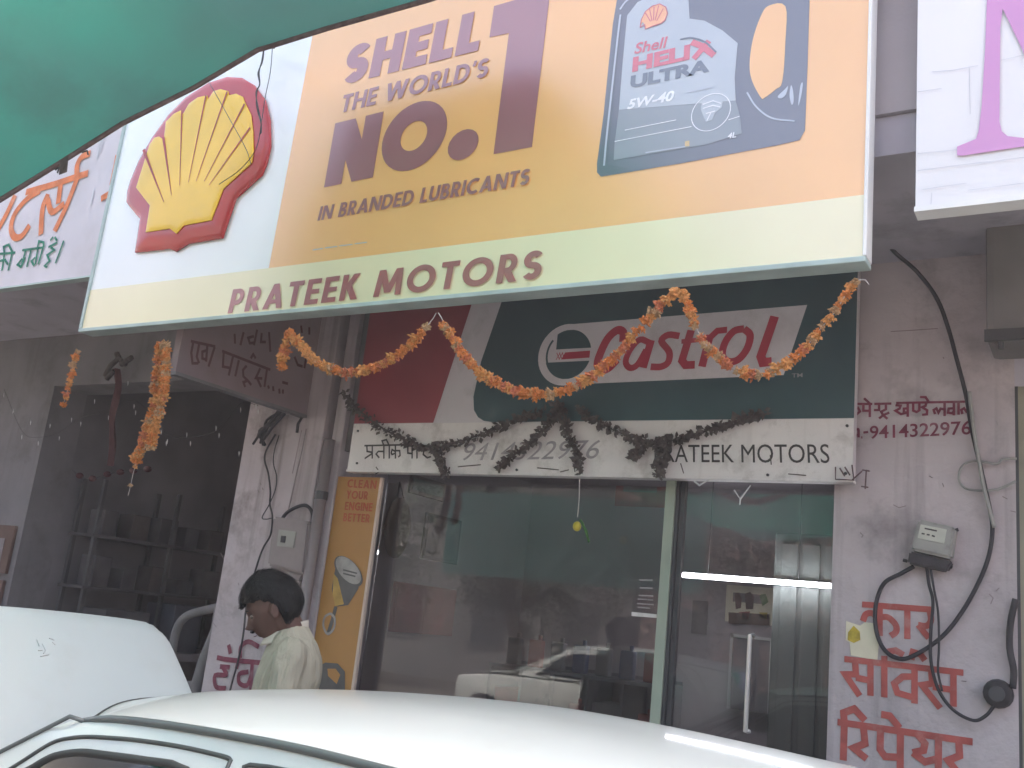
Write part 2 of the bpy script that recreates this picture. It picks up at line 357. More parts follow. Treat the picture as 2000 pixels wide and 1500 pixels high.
M = dict(
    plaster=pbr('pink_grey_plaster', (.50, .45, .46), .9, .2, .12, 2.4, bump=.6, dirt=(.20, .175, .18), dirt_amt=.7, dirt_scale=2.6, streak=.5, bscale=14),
    plaster_left=pbr('white_plaster', (.48, .43, .445), .9, .2, .12, 2.6, bump=.6, dirt=(.20, .165, .15), dirt_amt=.8, dirt_scale=3.2, streak=.6, bscale=14),
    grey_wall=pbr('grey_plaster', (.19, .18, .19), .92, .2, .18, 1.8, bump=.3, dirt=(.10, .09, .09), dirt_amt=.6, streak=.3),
    parapet=pbr('stained_parapet', (.42, .39, .41), .9, .2, .12, 2, bump=.3, dirt=(.48, .22, .21), dirt_amt=.95, dirt_scale=1.3),
    beam=pbr('mauve_grey_slab', (.46, .44, .49), .9, .2, .12, 2, bump=.25, dirt=(.13, .12, .13), dirt_amt=.5),  # one even mauve-grey slab tone
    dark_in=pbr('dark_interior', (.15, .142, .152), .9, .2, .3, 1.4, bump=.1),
    room=pbr('room_paint', (.36, .32, .345), .8, .3, .12, 1.2),
    brown_in=pbr('brown_boards', (.13, .085, .07), .8, .2, .3, 3, bump=.2),
    perp=pbr('faded_sign_paint', (.26, .20, .21), .8, .3, .12, 3, dirt=(.15, .12, .12), dirt_amt=.5),
    cream=pbr('cream_wall', (.30, .285, .22), .85, .2, .1, 3, bump=.2),
    olive=pbr('olive_shutter_metal', (.20, .188, .185), .6, .4, .2, 3, dirt=(.30, .28, .27), dirt_amt=.35, dirt_scale=2, bump=.08),
    red_paint=pbr('red_wall_paint', (.42, .105, .09), .75, .3, .22, 14, dirt=(.5, .35, .33), dirt_amt=.55, dirt_scale=9),
    maroon_paint=pbr('maroon_wall_paint', (.20, .045, .075), .75, .3, .25, 20, dirt=(.4, .3, .32), dirt_amt=.4, dirt_scale=14),
    dmaroon=pbr('dull_maroon_paint', (.11, .045, .05), .8, .3, .2, 20),
    orange_paint=pbr('orange_brush_paint', (.72, .22, .09), .75, .3, .18, 12, dirt=(.8, .55, .42), dirt_amt=.5, dirt_scale=10),
    green_paint=pbr('green_brush_paint', (.03, .20, .13), .75, .3, .2, 16),
    white_vinyl=vinyl('white_vinyl', (.80, .84, .84)), yellow=vinyl('yellow_vinyl', (.88, .45, .115)),
    pale=vinyl('pale_yellow_vinyl', (.82, .74, .45)), print_red=vinyl('crimson_print', (.29, .07, .085)),
    name_red=vinyl('dark_red_letters', (.34, .04, .045)), frame_teal=pbr('painted_angle_iron', (.42, .52, .50), .5, .5, .15, 6),
    frame_white=pbr('white_box_side', (.85, .85, .84), .5, .5, .04, 4),
    emb_red=pbr('glossy_red_plastic', (.45, .03, .035), .15, .5, .1, 3, coat=.4, bump=.05, bscale=9),
    emb_yel=pbr('glossy_yellow_plastic', (.86, .54, .035), .15, .5, .08, 3, coat=.25, bump=.05, bscale=9),
    rib=pbr('emblem_rib_red', (.36, .03, .03), .3, .5), can=vinyl('can_grey', (.07, .068, .10)), can_dk=vinyl('can_shadow_grey', (.045, .05, .075)), can_hi=vinyl('can_highlight', (.45, .48, .55)),
    label=vinyl('can_label_silver', (.42, .46, .50)), label_dk=vinyl('can_label_grey', (.20, .225, .25)), can_red=vinyl('can_red_print', (.62, .05, .09)), can_blue=vinyl('can_slate_print', (.07, .09, .13)),
    white_ink=vinyl('white_print', (.85, .85, .87)), gold=vinyl('gold_print', (.6, .4, .1)), salmon=vinyl('small_emblem', (.85, .38, .13)),
    purple=vinyl('magenta_print', (.55, .13, .42)), m_white=pbr('creased_flex', (.83, .82, .84), .45, .7, .03, 2, bump=.12, bscale=4), crease=pbr('crease_grey', (.66, .66, .69), .6, .4, .1, 8),
    flex=pbr('old_flex_sheet', (.66, .62, .66), .6, .4, .08, 2.5, dirt=(.50, .47, .46), dirt_amt=.5, dirt_scale=3, bump=.1, bscale=5),
    green_board=pbr('green_board', (.042, .082, .095), .32, .5, .12, 2.5, dirt=(.06, .11, .11), dirt_amt=.5), red_board=pbr('red_board', (.30, .055, .07), .35, .5, .12, 3, dirt=(.2, .06, .06), dirt_amt=.4),
    board_white=pbr('board_white', (.62, .59, .61), .4, .5, .06, 3, dirt=(.33, .31, .30), dirt_amt=.5, dirt_scale=4), strip=pbr('board_name_strip', (.74, .71, .69), .45, .5, .06, 3, dirt=(.33, .30, .27), dirt_amt=.75, dirt_scale=5, streak=.3),
    board_red=pbr('board_red_letters', (.42, .04, .07), .35, .5, .1, 6), black_ink=pbr('black_letters', (.05, .045, .045), .5, .4, .1, 9), faint=pbr('faint_marker', (.34, .32, .33), .6, .4, .2, 20),
    alu=pbr('aluminium', (.55, .55, .54), .35, .6, .06, 8, metal=.5), alu_green=pbr('faded_green_frame', (.36, .42, .34), .45, .5, .1, 3), dark_metal=pbr('dark_metal', (.06, .06, .065), .5, .5, .2, 6),
    orange_panel=pbr('orange_ad_panel', (.42, .21, .055), .5, .5, .1, 3, dirt=(.30, .13, .07), dirt_amt=.5), panel_edge=pbr('pinkish_panel_edge', (.62, .50, .42), .5, .4, .1, 6), panel_red=pbr('ad_red_print', (.42, .10, .04), .55, .4, .15, 10),
    steel_print=pbr('ad_steel_print', (.30, .29, .28), .4, .5, .25, 14), steel_dark=pbr('ad_dark_print', (.09, .09, .09), .4, .5, .2, 12), amber=pbr('ad_amber_print', (.45, .28, .06), .4, .5, .25, 14),
    car=pbr('white_car_paint', (.61, .65, .635), .3, .5, .03, 1, coat=.6, dirt=(.50, .49, .45), dirt_amt=.3, dirt_scale=4), rubber=pbr('rubber', (.035, .037, .037), .6, .4, .15, 9), seam=pbr('dark_seam', (.06, .068, .066), .5, .4, .1, 9),
    trim=pbr('grey_gutter_trim', (.10, .115, .115), .4, .5, .1, 8), tyre=pbr('tyre', (.03, .03, .03), .8, .3, .2, 12, bump=.2), rim=pbr('rim', (.5, .5, .5), .3, .6, .05, 5, metal=.7),
    car_dark=pbr('engine_bay', (.03, .03, .03), .7, .4, .4, 12), lamp_clear=pbr('headlamp_lens', (.6, .6, .6), .1, .8, .05, 5), tail=pbr('tail_lamp', (.4, .02, .02), .15, .7),
    cable=pbr('black_cable', (.035, .033, .04), .55, .4, .2, 12), rope=pbr('tarp_rope', (.13, .085, .09), .8, .2, .3, 30), wire=pbr('thin_wire', (.04, .04, .045), .6, .4), string=pbr('white_string', (.55, .5, .48), .8, .2),
    meter=pbr('meter_grey', (.30, .30, .28), .4, .5, .1, 9, dirt=(.15, .13, .12), dirt_amt=.6, dirt_scale=12), meter_brown=pbr('meter_brown_grey', (.24, .205, .21), .45, .5, .12, 9, dirt=(.14, .11, .11), dirt_amt=.5, dirt_scale=9),
    plate=pbr('meter_plate', (.52, .53, .46), .4, .5, .08, 15), paper=pbr('cream_paper', (.72, .68, .52), .8, .2, .06, 10), paper_y=pbr('yellow_sticker', (.55, .42, .07), .7, .2, .3, 30),
    socket=pbr('dusty_black_plastic', (.06, .055, .06), .7, .3, .3, 14, bump=.2), skin=pbr('brown_skin', (.095, .048, .037), .5, .35, .12, 18, bump=.06), hair=pbr('black_hair', (.010, .010, .011), .65, .25, .4, 40, bump=.25, bscale=60),
    shirt=pbr('cream_shirt', (.36, .335, .26), .85, .2, .06, 5, bump=.25, bscale=11), collar=pbr('shirt_collar', (.52, .48, .40), .85, .2, .05, 9), trousers=pbr('dark_trousers', (.05, .05, .06), .9, .2, .2, 9), shoe=pbr('shoe', (.03, .025, .02), .5),
    eye=pbr('eye', (.10, .08, .07), .2, .6), leaf_dry=pbr('dried_leaf', (.115, .098, .094), .85, .15, .45, 25, trans=.15), lemon=pbr('lemon', (.55, .45, .05), .45, .4, .2, 20), chilli=pbr('chilli', (.05, .16, .03), .45, .4, .2, 20),
    red_cloth=pbr('dull_red_cloth', (.085, .035, .037), .9, .2, .25, 9), red_print=pbr('red_poster', (.30, .05, .05), .6, .4, .25, 4), dull_print=pbr('dull_print', (.18, .16, .17), .6, .4, .3, 7),
    teal_print=pbr('teal_poster', (.05, .13, .13), .6, .4, .3, 5), box_a=pbr('carton_grey', (.17, .165, .17), .7, .3, .2, 6), box_b=pbr('carton_blue', (.06, .08, .16), .6, .3, .2, 6), box_c=pbr('carton_red', (.28, .05, .05), .6, .3, .2, 6),
    laminate=pbr('shelf_laminate', (.16, .15, .165), .5, .4, .15, 5), reflection_steel=pbr('reflection_cupboard', (.20, .22, .21), .35, .6, .15, 3, metal=.3), ground=pbr('dusty_asphalt', (.085, .078, .07), .95, .2, .25, 2, bump=.5, dirt=(.18, .15, .12), dirt_amt=.7, dirt_scale=.7),
    step=pbr('cement_step', (.26, .25, .235), .9, .2, .15, 2.5, bump=.4), bldg_a=pbr('opposite_wall_cream', (.17, .15, .12), .9, .2, .12, .8, dirt=(.25, .22, .18), dirt_amt=.6, dirt_scale=.6), bldg_b=pbr('opposite_wall_grey', (.13, .13, .13), .9, .2, .12, .8, dirt=(.2, .18, .17), dirt_amt=.6, dirt_scale=.6),
    bldg_c=pbr('opposite_wall_pink', (.16, .11, .10), .9, .2, .12, .8, dirt=(.25, .2, .17), dirt_amt=.6, dirt_scale=.6), pane=pbr('window_dark', (.03, .035, .04), .1, .6), bark=pbr('bark', (.10, .07, .05), .95, .1, .3, 8, bump=.6), leaf=pbr('tree_leaf', (.035, .055, .025), .6, .3, .4, 2, trans=.3),
    bulb=pbr('clear_bulb', (.65, .65, .66), .15, .8), glass=glass('window_glass', (.80, .80, .81), .012, 1.52, .028), car_glass=glass('car_glass', (.30, .33, .33), .12, 1.22), tube=emis('tube_glow', (.93, .95, 1), 9), tube_end=pbr('tube_end', (.6, .6, .6), .4),
)
def creased(m):      # long soft folds running down the cloth
    t = m.node_tree; N = t.nodes; L = t.links; b = N['Principled BSDF']; geo = N.new('ShaderNodeNewGeometry'); mp = N.new('ShaderNodeMapping')
    mp.inputs['Scale'].default_value = (16, 16, 3.5); mp.inputs['Rotation'].default_value = (R(14), R(-10), 0); L.new(geo.outputs['Position'], mp.inputs[0])
    n = N.new('ShaderNodeTexNoise'); n.inputs['Scale'].default_value = 1; n.inputs['Detail'].default_value = 3; n.inputs['Distortion'].default_value = .8; L.new(mp.outputs[0], n.inputs['Vector'])
    bp = N.new('ShaderNodeBump'); bp.inputs['Strength'].default_value = .9; bp.inputs['Distance'].default_value = .035; L.new(n.outputs[0], bp.inputs['Height']); L.new(bp.outputs[0], b.inputs['Normal'])
creased(M['shirt'])
# sheet with ribbed green weave that lets light through
def tarp_mat():
    m = pbr('green_tarpaulin', (.05, .22, .18), .65, .25, .12, 1.4, bump=.35, bscale=5, trans=.42, dirt=(.05, .13, .12), dirt_amt=.45, dirt_scale=1.6)
    t = m.node_tree; N = t.nodes
    geo = N.new('ShaderNodeNewGeometry'); wv = N.new('ShaderNodeTexNoise'); wv.inputs['Scale'].default_value = .9; wv.inputs['Detail'].default_value = 3
    mp = N.new('ShaderNodeMapping'); mp.inputs['Scale'].default_value = (.35, .8, 1.3); mp.inputs['Rotation'].default_value = (0, R(25), 0)
    t.links.new(geo.outputs['Position'], mp.inputs[0]); t.links.new(mp.outputs[0], wv.inputs['Vector'])
    mixes = [n for n in N if n.type == 'MIX']
    mix = mixes[0]; mix.inputs[6].default_value = (.070, .16, .155, 1); mix.inputs[7].default_value = (.05, .30, .235, 1)  # bright and dim bands of light through the sheet put into its colour
    mr = N.new('ShaderNodeMapRange'); mr.inputs[1].default_value = .34; mr.inputs[2].default_value = .66
    t.links.new(wv.outputs[0], mr.inputs[0]); t.links.new(mr.outputs[0], mix.inputs[0])
    return m
M['tarp'] = tarp_mat()
M['grime'] = pbr('wall_grime', (.26, .22, .225), .9, .2, .2, 9)
M['murk_grey'] = pbr('murky_grey_carton', (.085, .08, .085), .85, .2, .3, 5)  # carton colours darkened to sink into the bay's gloom
M['murk_blue'] = pbr('murky_blue_carton', (.065, .07, .09), .85, .2, .3, 5)
M['murk_brown'] = pbr('murky_brown_carton', (.09, .075, .07), .85, .2, .3, 5)
M['flap'] = pbr('muted_green_cloth', (.06, .15, .145), .8, .2, .25, 1.2, trans=.4)  # duller than the main sheet to tone down its window reflection
MG = [pbr('marigold_orange', (.70, .27, .085), .8, .2, .3, 60, trans=.25), pbr('marigold_amber', (.72, .36, .13), .8, .2, .3, 60, trans=.25), pbr('marigold_rust', (.62, .22, .11), .8, .2, .3, 60, trans=.25), pbr('marigold_faded', (.56, .36, .20), .85, .2, .3, 60, trans=.2)]

# ================================================================== SETTING
FY = 4.6                       # the shop front plane
ground = tag(MB().grid(lambda u, v: (-120 + 240*u, -120 + 240*v, 0), 24, 24).obj('ground', M['ground']), kind='structure')
pave = tag(MB().box(-12, 4, 3.55, 12, .002, .14, .01).obj('pavement', M['step']), kind='structure')

bld = thing('shop_building', 'row of plastered shop fronts with two open bays under a projecting balcony slab', 'building', (-4, FY, .14))
def part(name, m, *a, b=0.0, parent=None, **k): return MB().box(*a, b=b).obj(name, M[m], parent or bld)
XR0 = -1.075; XR1 = at(1986, 1100, FY).x
SOF = EYE + 1.82
ZB = .14
right_pillar = part('right_pillar', 'plaster', XR0, XR1, FY, FY + .35, ZB, SOF)
left_pillar = part('left_pillar', 'plaster_left', -4.91, -4.225, FY, FY + .35, ZB, SOF, b=.008)
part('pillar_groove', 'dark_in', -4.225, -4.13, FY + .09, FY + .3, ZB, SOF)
pilaster = part('pilaster', 'plaster_left', -4.13, -4.045, FY - .02, FY + .3, ZB, SOF, b=.01)
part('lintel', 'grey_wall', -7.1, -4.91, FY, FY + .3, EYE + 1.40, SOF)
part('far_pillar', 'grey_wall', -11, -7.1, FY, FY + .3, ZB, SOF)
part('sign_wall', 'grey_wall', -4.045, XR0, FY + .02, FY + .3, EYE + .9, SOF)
part('balcony_slab', 'beam', -11, 3.5, 3.52, 7.4, SOF, SOF + .16)
part('parapet', 'parapet', -11, 3.5, 3.50, 3.66, SOF + .163, 7.3)  # unseen upper part made tall to shade the tarpaulin
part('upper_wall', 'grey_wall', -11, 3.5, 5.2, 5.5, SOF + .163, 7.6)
# left bay
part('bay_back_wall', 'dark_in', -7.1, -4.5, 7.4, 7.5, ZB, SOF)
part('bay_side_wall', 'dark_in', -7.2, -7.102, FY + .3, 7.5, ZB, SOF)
part('dividing_wall', 'room', -4.22, -4.06, FY + .352, 7.5, ZB, SOF - .002)
part('bay_floor', 'step', -7.1, -4.22, FY - .3, 7.4, ZB, ZB + .06)
# the glazed shop
part('shop_back_wall', 'room', -4.06, -.9, 7.0, 7.1, ZB, SOF - .002)
part('shop_side_wall', 'room', XR0 + .02, XR0 + .12, FY + .352, 7.0, ZB, SOF - .002)
part('shop_ceiling', 'room', -4.06, XR0 + .02, FY + .31, 7.0, EYE + 1.1, EYE + 1.15)
part('shop_floor', 'step', -4.045, XR0, FY - .25, 7.0, ZB, ZB + .12)
part('window_plinth', 'plaster', -3.74, -1.93, FY + .03, FY + .2, ZB + .12, .5)
# right neighbour
part('neighbour_wall', 'cream', XR1 + .012, 3, FY + .004, FY + .35, ZB, EYE + 1.2)
part('neighbour_upper_wall', 'beam', XR1, 3, FY - .002, FY + .3, EYE + 1.2, SOF)
part('door_frame_post', 'dark_metal', XR1, XR1 + .012, FY + .0, FY + .2, ZB, EYE + 1.2)
# olive roller box
r = at(1925, 640, 4.3)
rb = thing('roller_shutter_box', 'dull olive shutter housing at the right edge above the cream wall', 'shutter box', (r.x + .6, 4.4, r.z))
z0 = at(1925, 668, 4.3).z; z1 = at(1925, 430, 4.3).z
MB().box(r.x, r.x + 2.2, 4.3, FY - .003, z0, z1, .03).obj('housing', M['olive'], rb)
MB().box(r.x - .004, r.x + 2.2, 4.285, 4.299, z0 + .0, z0 + .05).obj('bottom_lip', M['dark_metal'], rb)
MB().tube([at(1955, 668, 4.28), at(1955, 668, 4.28) + Vector((0, 0, -.03))], .012).obj('bolt', M['dark_metal'], rb)

# lettering on the walls --------------------------------------------------
WPL = PlaneY(FY)
t7 = lambda p: (1600 + p[0] * .3, 1050 + p[1] * .3)
S1 = [[(280,435),(740,470)], [(395,440),(395,640)], [(395,550),(350,495),(305,500),(285,545)], [(395,520),(450,520),(500,570),(500,615),(465,640)], [(575,465),(575,660)], [(720,470),(728,540),(700,575),(645,568)], [(645,568),(715,655)]]
flat('painted_lettering', WPL, pxstrokes(WPL, S1, 12, t7, 5), .004, M['red_paint'], right_pillar)
S2 = [[(165,790),(940,880)], [(235,800),(240,890),(170,890),(265,1030)], [(240,912),(330,930)], [(335,810),(335,1030)], [(425,770),(425,1040)], [(440,745),(500,735),(550,765)], [(600,795),(612,745),(660,760),(690,800)], [(615,905),(545,905),(490,950),(510,1010),(610,1040)], [(622,850),(622,1080)], [(730,860),(738,950),(670,960),(790,1110)], [(740,972),(860,990)], [(875,870),(875,1100)]]
flat('painted_lettering', WPL, pxstrokes(WPL, S2, 12.5, t7), .004, M['red_paint'], right_pillar)
S3 = [[(120,1200),(1000,1330)], [(165,1215),(158,1450)], [(165,1210),(160,1140),(230,1115),(300,1190)], [(290,1240),(300,1340),(225,1370),(310,1440)], [(400,1250),(398,1380),(430,1425),(520,1430)], [(530,1260),(528,1560)], [(405,1150),(460,1160),(525,1240)], [(640,1280),(690,1340),(680,1385),(610,1400)], [(610,1400),(690,1460),(770,1440)], [(778,1310),(775,1570)], [(910,1330),(915,1420),(840,1450),(930,1560)]]
flat('painted_lettering', WPL, pxstrokes(WPL, S3, 14, t7), .004, M['red_paint'], right_pillar)
t6 = lambda p: (1600 + p[0] * .2667, 700 + p[1] * .2667)
S4 = [[(250,335),(390,335)], [(405,335),(530,332)], [(565,328),(1085,318)], [(255,372),(285,362),(300,390),(272,415),(255,408)], [(325,335),(325,385),(370,385)], [(372,335),(372,432)], [(330,293),(372,332)],
      [(402,380),(440,380)], [(440,340),(440,388)], [(490,340),(490,375),(455,392),(470,418),(515,398)], [(440,442),(470,418),(502,445)], [(560,345),(598,348),(590,370),(560,385),(600,410),(640,400)], [(650,325),(650,430)], [(650,368),(622,370),(622,396),(650,400)],
      [(690,330),(690,385),(715,395),(735,382),(735,330)], [(785,330),(780,350),(755,360),(792,382),(790,412),(755,415)], [(740,285),(780,285),(802,320)], [(850,410),(840,380),(860,368),(875,400),(890,370),(915,375)], [(920,325),(920,425)], [(985,368),(950,370),(945,400),(975,405),(985,392)], [(988,325),(988,420)], [(1022,325),(1022,415)], [(1050,410),(1042,380),(1062,368),(1085,400)]]
flat('painted_name', WPL, pxstrokes(WPL, S4, 4.6, t6), .004, M['maroon_paint'], right_pillar)
flat('painted_phone_number', WPL, fit(font_text('9414322976', .012), WPL, (1699, 858), (1897, 849), (1699, 832)), .004, M['maroon_paint'], right_pillar)
flat('painted_phone_number', WPL, pxstrokes(WPL, [[(250,520),(295,520)], [(260,520),(260,560),(280,565)], [(290,520),(290,580)], [(310,580),(318,580)], [(325,545),(360,540)]], 4.5, t6), .0042, M['maroon_paint'], right_pillar)
t2 = lambda p: (340 + p[0] * .2934, 960 + p[1] * .2934)
S5 = [[(290,1105),(370,1120),(580,1140)], [(310,1165),(375,1170)], [(330,1170),(350,1220),(278,1225),(285,1300),(350,1310)], [(445,1110),(450,1035),(500,1000),(570,1035)], [(368,1020),(380,1080)], [(500,1200),(440,1215),(440,1275),(490,1290),(520,1220)], [(525,1150),(515,1330)], [(430,1140),(420,1180)], [(560,1200),(600,1230),(570,1300)], [(640,1150),(640,1330)]]
flat('painted_lettering', WPL, pxstrokes(WPL, S5, 9.5, t2, 4), .006, M['maroon_paint'], left_pillar)
flat('grime_marks', WPL, pxstrokes(WPL, [[(1740,648),(1790,645),(1832,642)], [(1745,986),(1756,992),(1770,988)], [(1680,1040),(1686,1046),(1683,1050)], [(1932,1160),(1940,1168),(1935,1180)], [(1945,1155),(1952,1148)], [(1692,918),(1700,921)], [(1842,698),(1844,701)], [(1974,998),(1986,1001)], [(1878,1330),(1888,1331)], [(1815,930),(1822,934)], [(1841,944),(1844,952)], [(1958,970),(1968,975)]], 1.8), .0034, M['grime'], right_pillar)
flat('grime_marks', WPL, pxstrokes(WPL, [[(508,943),(511,947)], [(504,957),(507,962)], [(513,953),(515,957)], [(481,988),(482,993)], [(466,1139),(468,1143)], [(606,1202),(607,1206)], [(590,840),(572,925)], [(560,1190),(566,1230)], [(416,1215),(424,1225)], [(432,1080),(438,1092)]], 1.8), .0034, M['grime'], left_pillar)
# loose paper scraps glued to the right pillar
pp = thing('torn_paper_notice', 'torn cream paper scraps with a yellow print pasted on the pink pillar', 'paper', at(1680, 1280, FY))
flat('scrap', WPL, pxpolys(WPL, [[(1653,1213),(1680,1222),(1690,1215),(1712,1218),(1718,1245),(1714,1290),(1662,1280),(1660,1255),(1652,1250)]]), .0032, M['paper'], pp)
flat('yellow_print', WPL, pxpolys(WPL, [[(1657,1235),(1668,1222),(1680,1234),(1681,1250),(1668,1256),(1656,1250)]]), .0064, M['paper_y'], pp)

# ================================================================== MAIN SIGN BOX
BY = 3.35
BP = PlaneY(BY)
bl = at(163, 645, BY); br = at(1687, 496, BY)
xl, xr, zb = bl.x - .01, at(1690, 300, BY).x, (bl.z + br.z) / 2
ztop = zb + 1.65
main = thing('main_signboard', 'large yellow and white oil brand sign box with raised scallop emblem hung from the balcony', 'signboard', ((xl + xr) / 2, BY, zb))
MB().box(xl, xr, BY + .002, BY + .085, zb, ztop).obj('box_body', M['frame_white'], main)
MB().box(xl - .02, xr + .012, BY - .012, BY + .088, zb - .022, zb - .001, .004).obj('bottom_rail', M['frame_teal'], main)
MB().box(xl - .022, xl - .001, BY - .012, BY + .085, zb, ztop, .003).obj('side_rail', M['frame_teal'], main)
MB().box(xr + .001, xr + .014, BY - .012, BY + .085, zb, ztop, .003).obj('side_rail', M['frame_white'], main)
def bz(px, py): return BP.uv((px, py))
# printed fields
zs = bz(1105, 452)[1]; zs = (bz(525, 534)[1] + bz(1685, 367)[1]) / 2
flat('white_field', BP, [[rect(xl, xr, zb, ztop)]], .001, M['white_vinyl'], main)
flat('pale_band', BP, [[rect(xl, xr, zb, zs)]], .003, M['pale'], main)
a = bz(524, 534); b = bz(612, 66); k = (b[0] - a[0]) / (b[1] - a[1])
flat('yellow_field', BP, [[[(a[0], zs), (xr, zs), (xr, ztop), (a[0] + k * (ztop - a[1]), ztop)]]], .003, M['yellow'], main)
flat('slogan_lettering', BP, fit(heavy_text('SHELL', .27, .07), BP, (668, 168), (935, 100), (684, 92)), .005, M['print_red'], main)
flat('slogan_lettering', BP, fit(heavy_text("THE WORLD'S", .2, .09), BP, (665, 222), (953, 151), (673, 187)), .005, M['print_red'], main)
flat('slogan_lettering', BP, fit(heavy_text('NO.', .29, .06), BP, (634, 367), (932, 305), (656, 242)), .005, M['print_red'], main)
flat('slogan_numeral', BP, pxpolys(BP, [[(957,74),(966,13),(1076,-19),(1040,288),(965,302),(995,66)]]), .005, M['print_red'], main)
flat('slogan_lettering', BP, fit(heavy_text('IN BRANDED LUBRICANTS', .2, .1), BP, (621, 432), (1034, 362), (628, 404)), .005, M['print_red'], main)
flat('owner_name_lettering', BP, fit(heavy_text('PRATEEK MOTORS', .21, .15), BP, (446, 613), (1057, 546), (457, 566)), .006, M['name_red'], main)
flat('small_print', BP, pxstrokes(BP, [[(612,489),(632,486)], [(636,485),(660,482)], [(664,481),(690,478)], [(694,477),(718,474)]], 2.2), .005, M['can_hi'], main)
# the printed oil can
can_o = [(1206,0),(1198,48),(1188,144),(1180,224),(1167,320),(1167,338),(1175,346),(1236,336),(1332,320),(1428,302),(1518,285),(1562,275),(1573,256),(1578,128),(1583,-40),(1575,-78),(1540,-96),(1470,-84),(1400,-66),(1380,-90),(1300,-70),(1290,-38),(1225,-22)]
flat('printed_can', BP, pxpolys(BP, [can_o]), .005, M['can'], main)
flat('can_edge_highlight', BP, pxstrokes(BP, [[(1212,20),(1224,4),(1245,-10)], [(1213,30),(1207,80),(1197,170),(1186,270),(1181,325)]], 3.5, None, 5) + pxstrokes(BP, [[(1460,182),(1478,210),(1508,232),(1553,238)]], 3, None, 5), .0065, M['can_hi'], main)
flat('can_edge_shadow', BP, pxpolys(BP, [[(1206,30),(1216,30),(1201,180),(1188,322),(1230,330),(1200,337),(1176,340),(1170,332),(1184,224)]]), .006, M['can_dk'], main)
flat('can_label', BP, pxpolys(BP, [[(1226,32),(1246,6),(1300,-20),(1345,-14),(1348,38),(1377,42),(1412,61),(1442,86),(1436,154),(1438,198),(1210,216),(1217,128)]]), .0065, M['label'], main)
flat('can_label_lower', BP, pxpolys(BP, [[(1210,216.5),(1438,198.5),(1447,230),(1450,262),(1380,284),(1200,314),(1202,278)]]), .0066, M['label_dk'], main)
def rounded(p, n=4):
    q = spline([(a, b, 0) for a, b in [p[-1]] + p + [p[0], p[1]]], n); return [(v.x, v.y) for v in q[n:-n-1]]
flat('can_handle_hole', BP, pxpolys(BP, [rounded([(1502,13),(1535,14),(1535,80),(1529,160),(1516,176),(1495,192),(1487,192),(1470,160),(1465,128),(1471,80),(1486,35)])]), .0065, M['yellow'], main)
flat('can_handle_shine', BP, pxpolys(BP, [rounded([(1520,190),(1534,176),(1540,170),(1536,186),(1527,194)]), rounded([(1546,168),(1550,180),(1551,200),(1547,206),(1543,188)]), rounded([(1564,170),(1569,164),(1566,188),(1560,208)])]), .0068, M['can_hi'], main)
small = [(1256,45),(1252,56),(1254,41),(1262,25),(1276,14),(1290,10),(1302,16),(1305,28),(1300,42),(1292,48),(1276,53),(1262,59),(1261,50)]
flat('can_small_emblem', BP, pxpolys(BP, [small]), .008, M['salmon'], main)
flat('can_small_emblem_lines', BP, pxstrokes(BP, [[(1262,27),(1272,44)], [(1270,19),(1275,43)], [(1279,15),(1278,42)], [(1288,13),(1281,42)], [(1297,19),(1284,43)], small[1:] + [small[1]]], 1.6), .0085, M['can_red'], main)
flat('can_text', BP, fit(font_text('Shell', .02, .12), BP, (1240, 108), (1303, 95), (1243, 86)), .008, M['can_red'], main)
flat('can_text', BP, fit(font_text('HELI', .05), BP, (1236, 143), (1348, 118), (1238, 114)), .008, M['can_red'], main)
flat('can_text', BP, pxstrokes(BP, [[(1352,84),(1372,92),(1396,110)], [(1386,82),(1356,117)]], 11), .008, M['can_red'], main)
flat('can_swoosh', BP, pxstrokes(BP, [[(1330,79),(1352,76),(1378,84),(1400,104)]], 3, None, 5), .0085, M['can_blue'], main)
flat('can_text', BP, fit(font_text('ULTRA', .05), BP, (1232, 175), (1387, 142), (1234, 150)), .008, M['can_blue'], main)
flat('can_text', BP, fit(font_text('5W-40', .03, .1), BP, (1226, 216), (1316, 198), (1230, 196)), .008, M['white_ink'], main)
flat('can_text', BP, fit(font_text('4L', .03, .1), BP, (1422, 273), (1439, 270), (1423, 262)), .008, M['white_ink'], main)
cc = [(1390 + 38*math.cos(t)*1.0 - 3*math.sin(t), 221 + 36*math.sin(t) - 7*math.cos(t)) for t in [2*math.pi*i/36 for i in range(37)]]
flat('can_circle_line', BP, pxstrokes(BP, [cc, [(1202,278),(1352,249)], [(1424,236),(1446,229)], [(1222,256),(1322,236)]], 1.6), .008, M['white_ink'], main)
flat('can_engine_print', BP, pxpolys(BP, [[(1372,203),(1392,194),(1413,200),(1411,212),(1398,222),(1392,236),(1380,240),(1374,226),(1370,215)]]), .008, M['label'], main)
flat('can_engine_print', BP, pxstrokes(BP, [[(1374,206),(1394,199),(1410,204)], [(1374,214),(1394,208),(1408,211)], [(1380,224),(1398,219)], [(1382,238),(1390,222)]], 2), .009, M['white_ink'], main)
flat('can_mark', BP, pxpolys(BP, [[(1339,278),(1348,276),(1348,287),(1339,288)]]), .008, M['gold'], main)
flat('can_text', BP, pxstrokes(BP, [[(1346,181),(1362,179)], [(1366,178),(1392,172)], [(1262,300),(1340,288)]], 2.4), .0082, M['can_hi'], main)
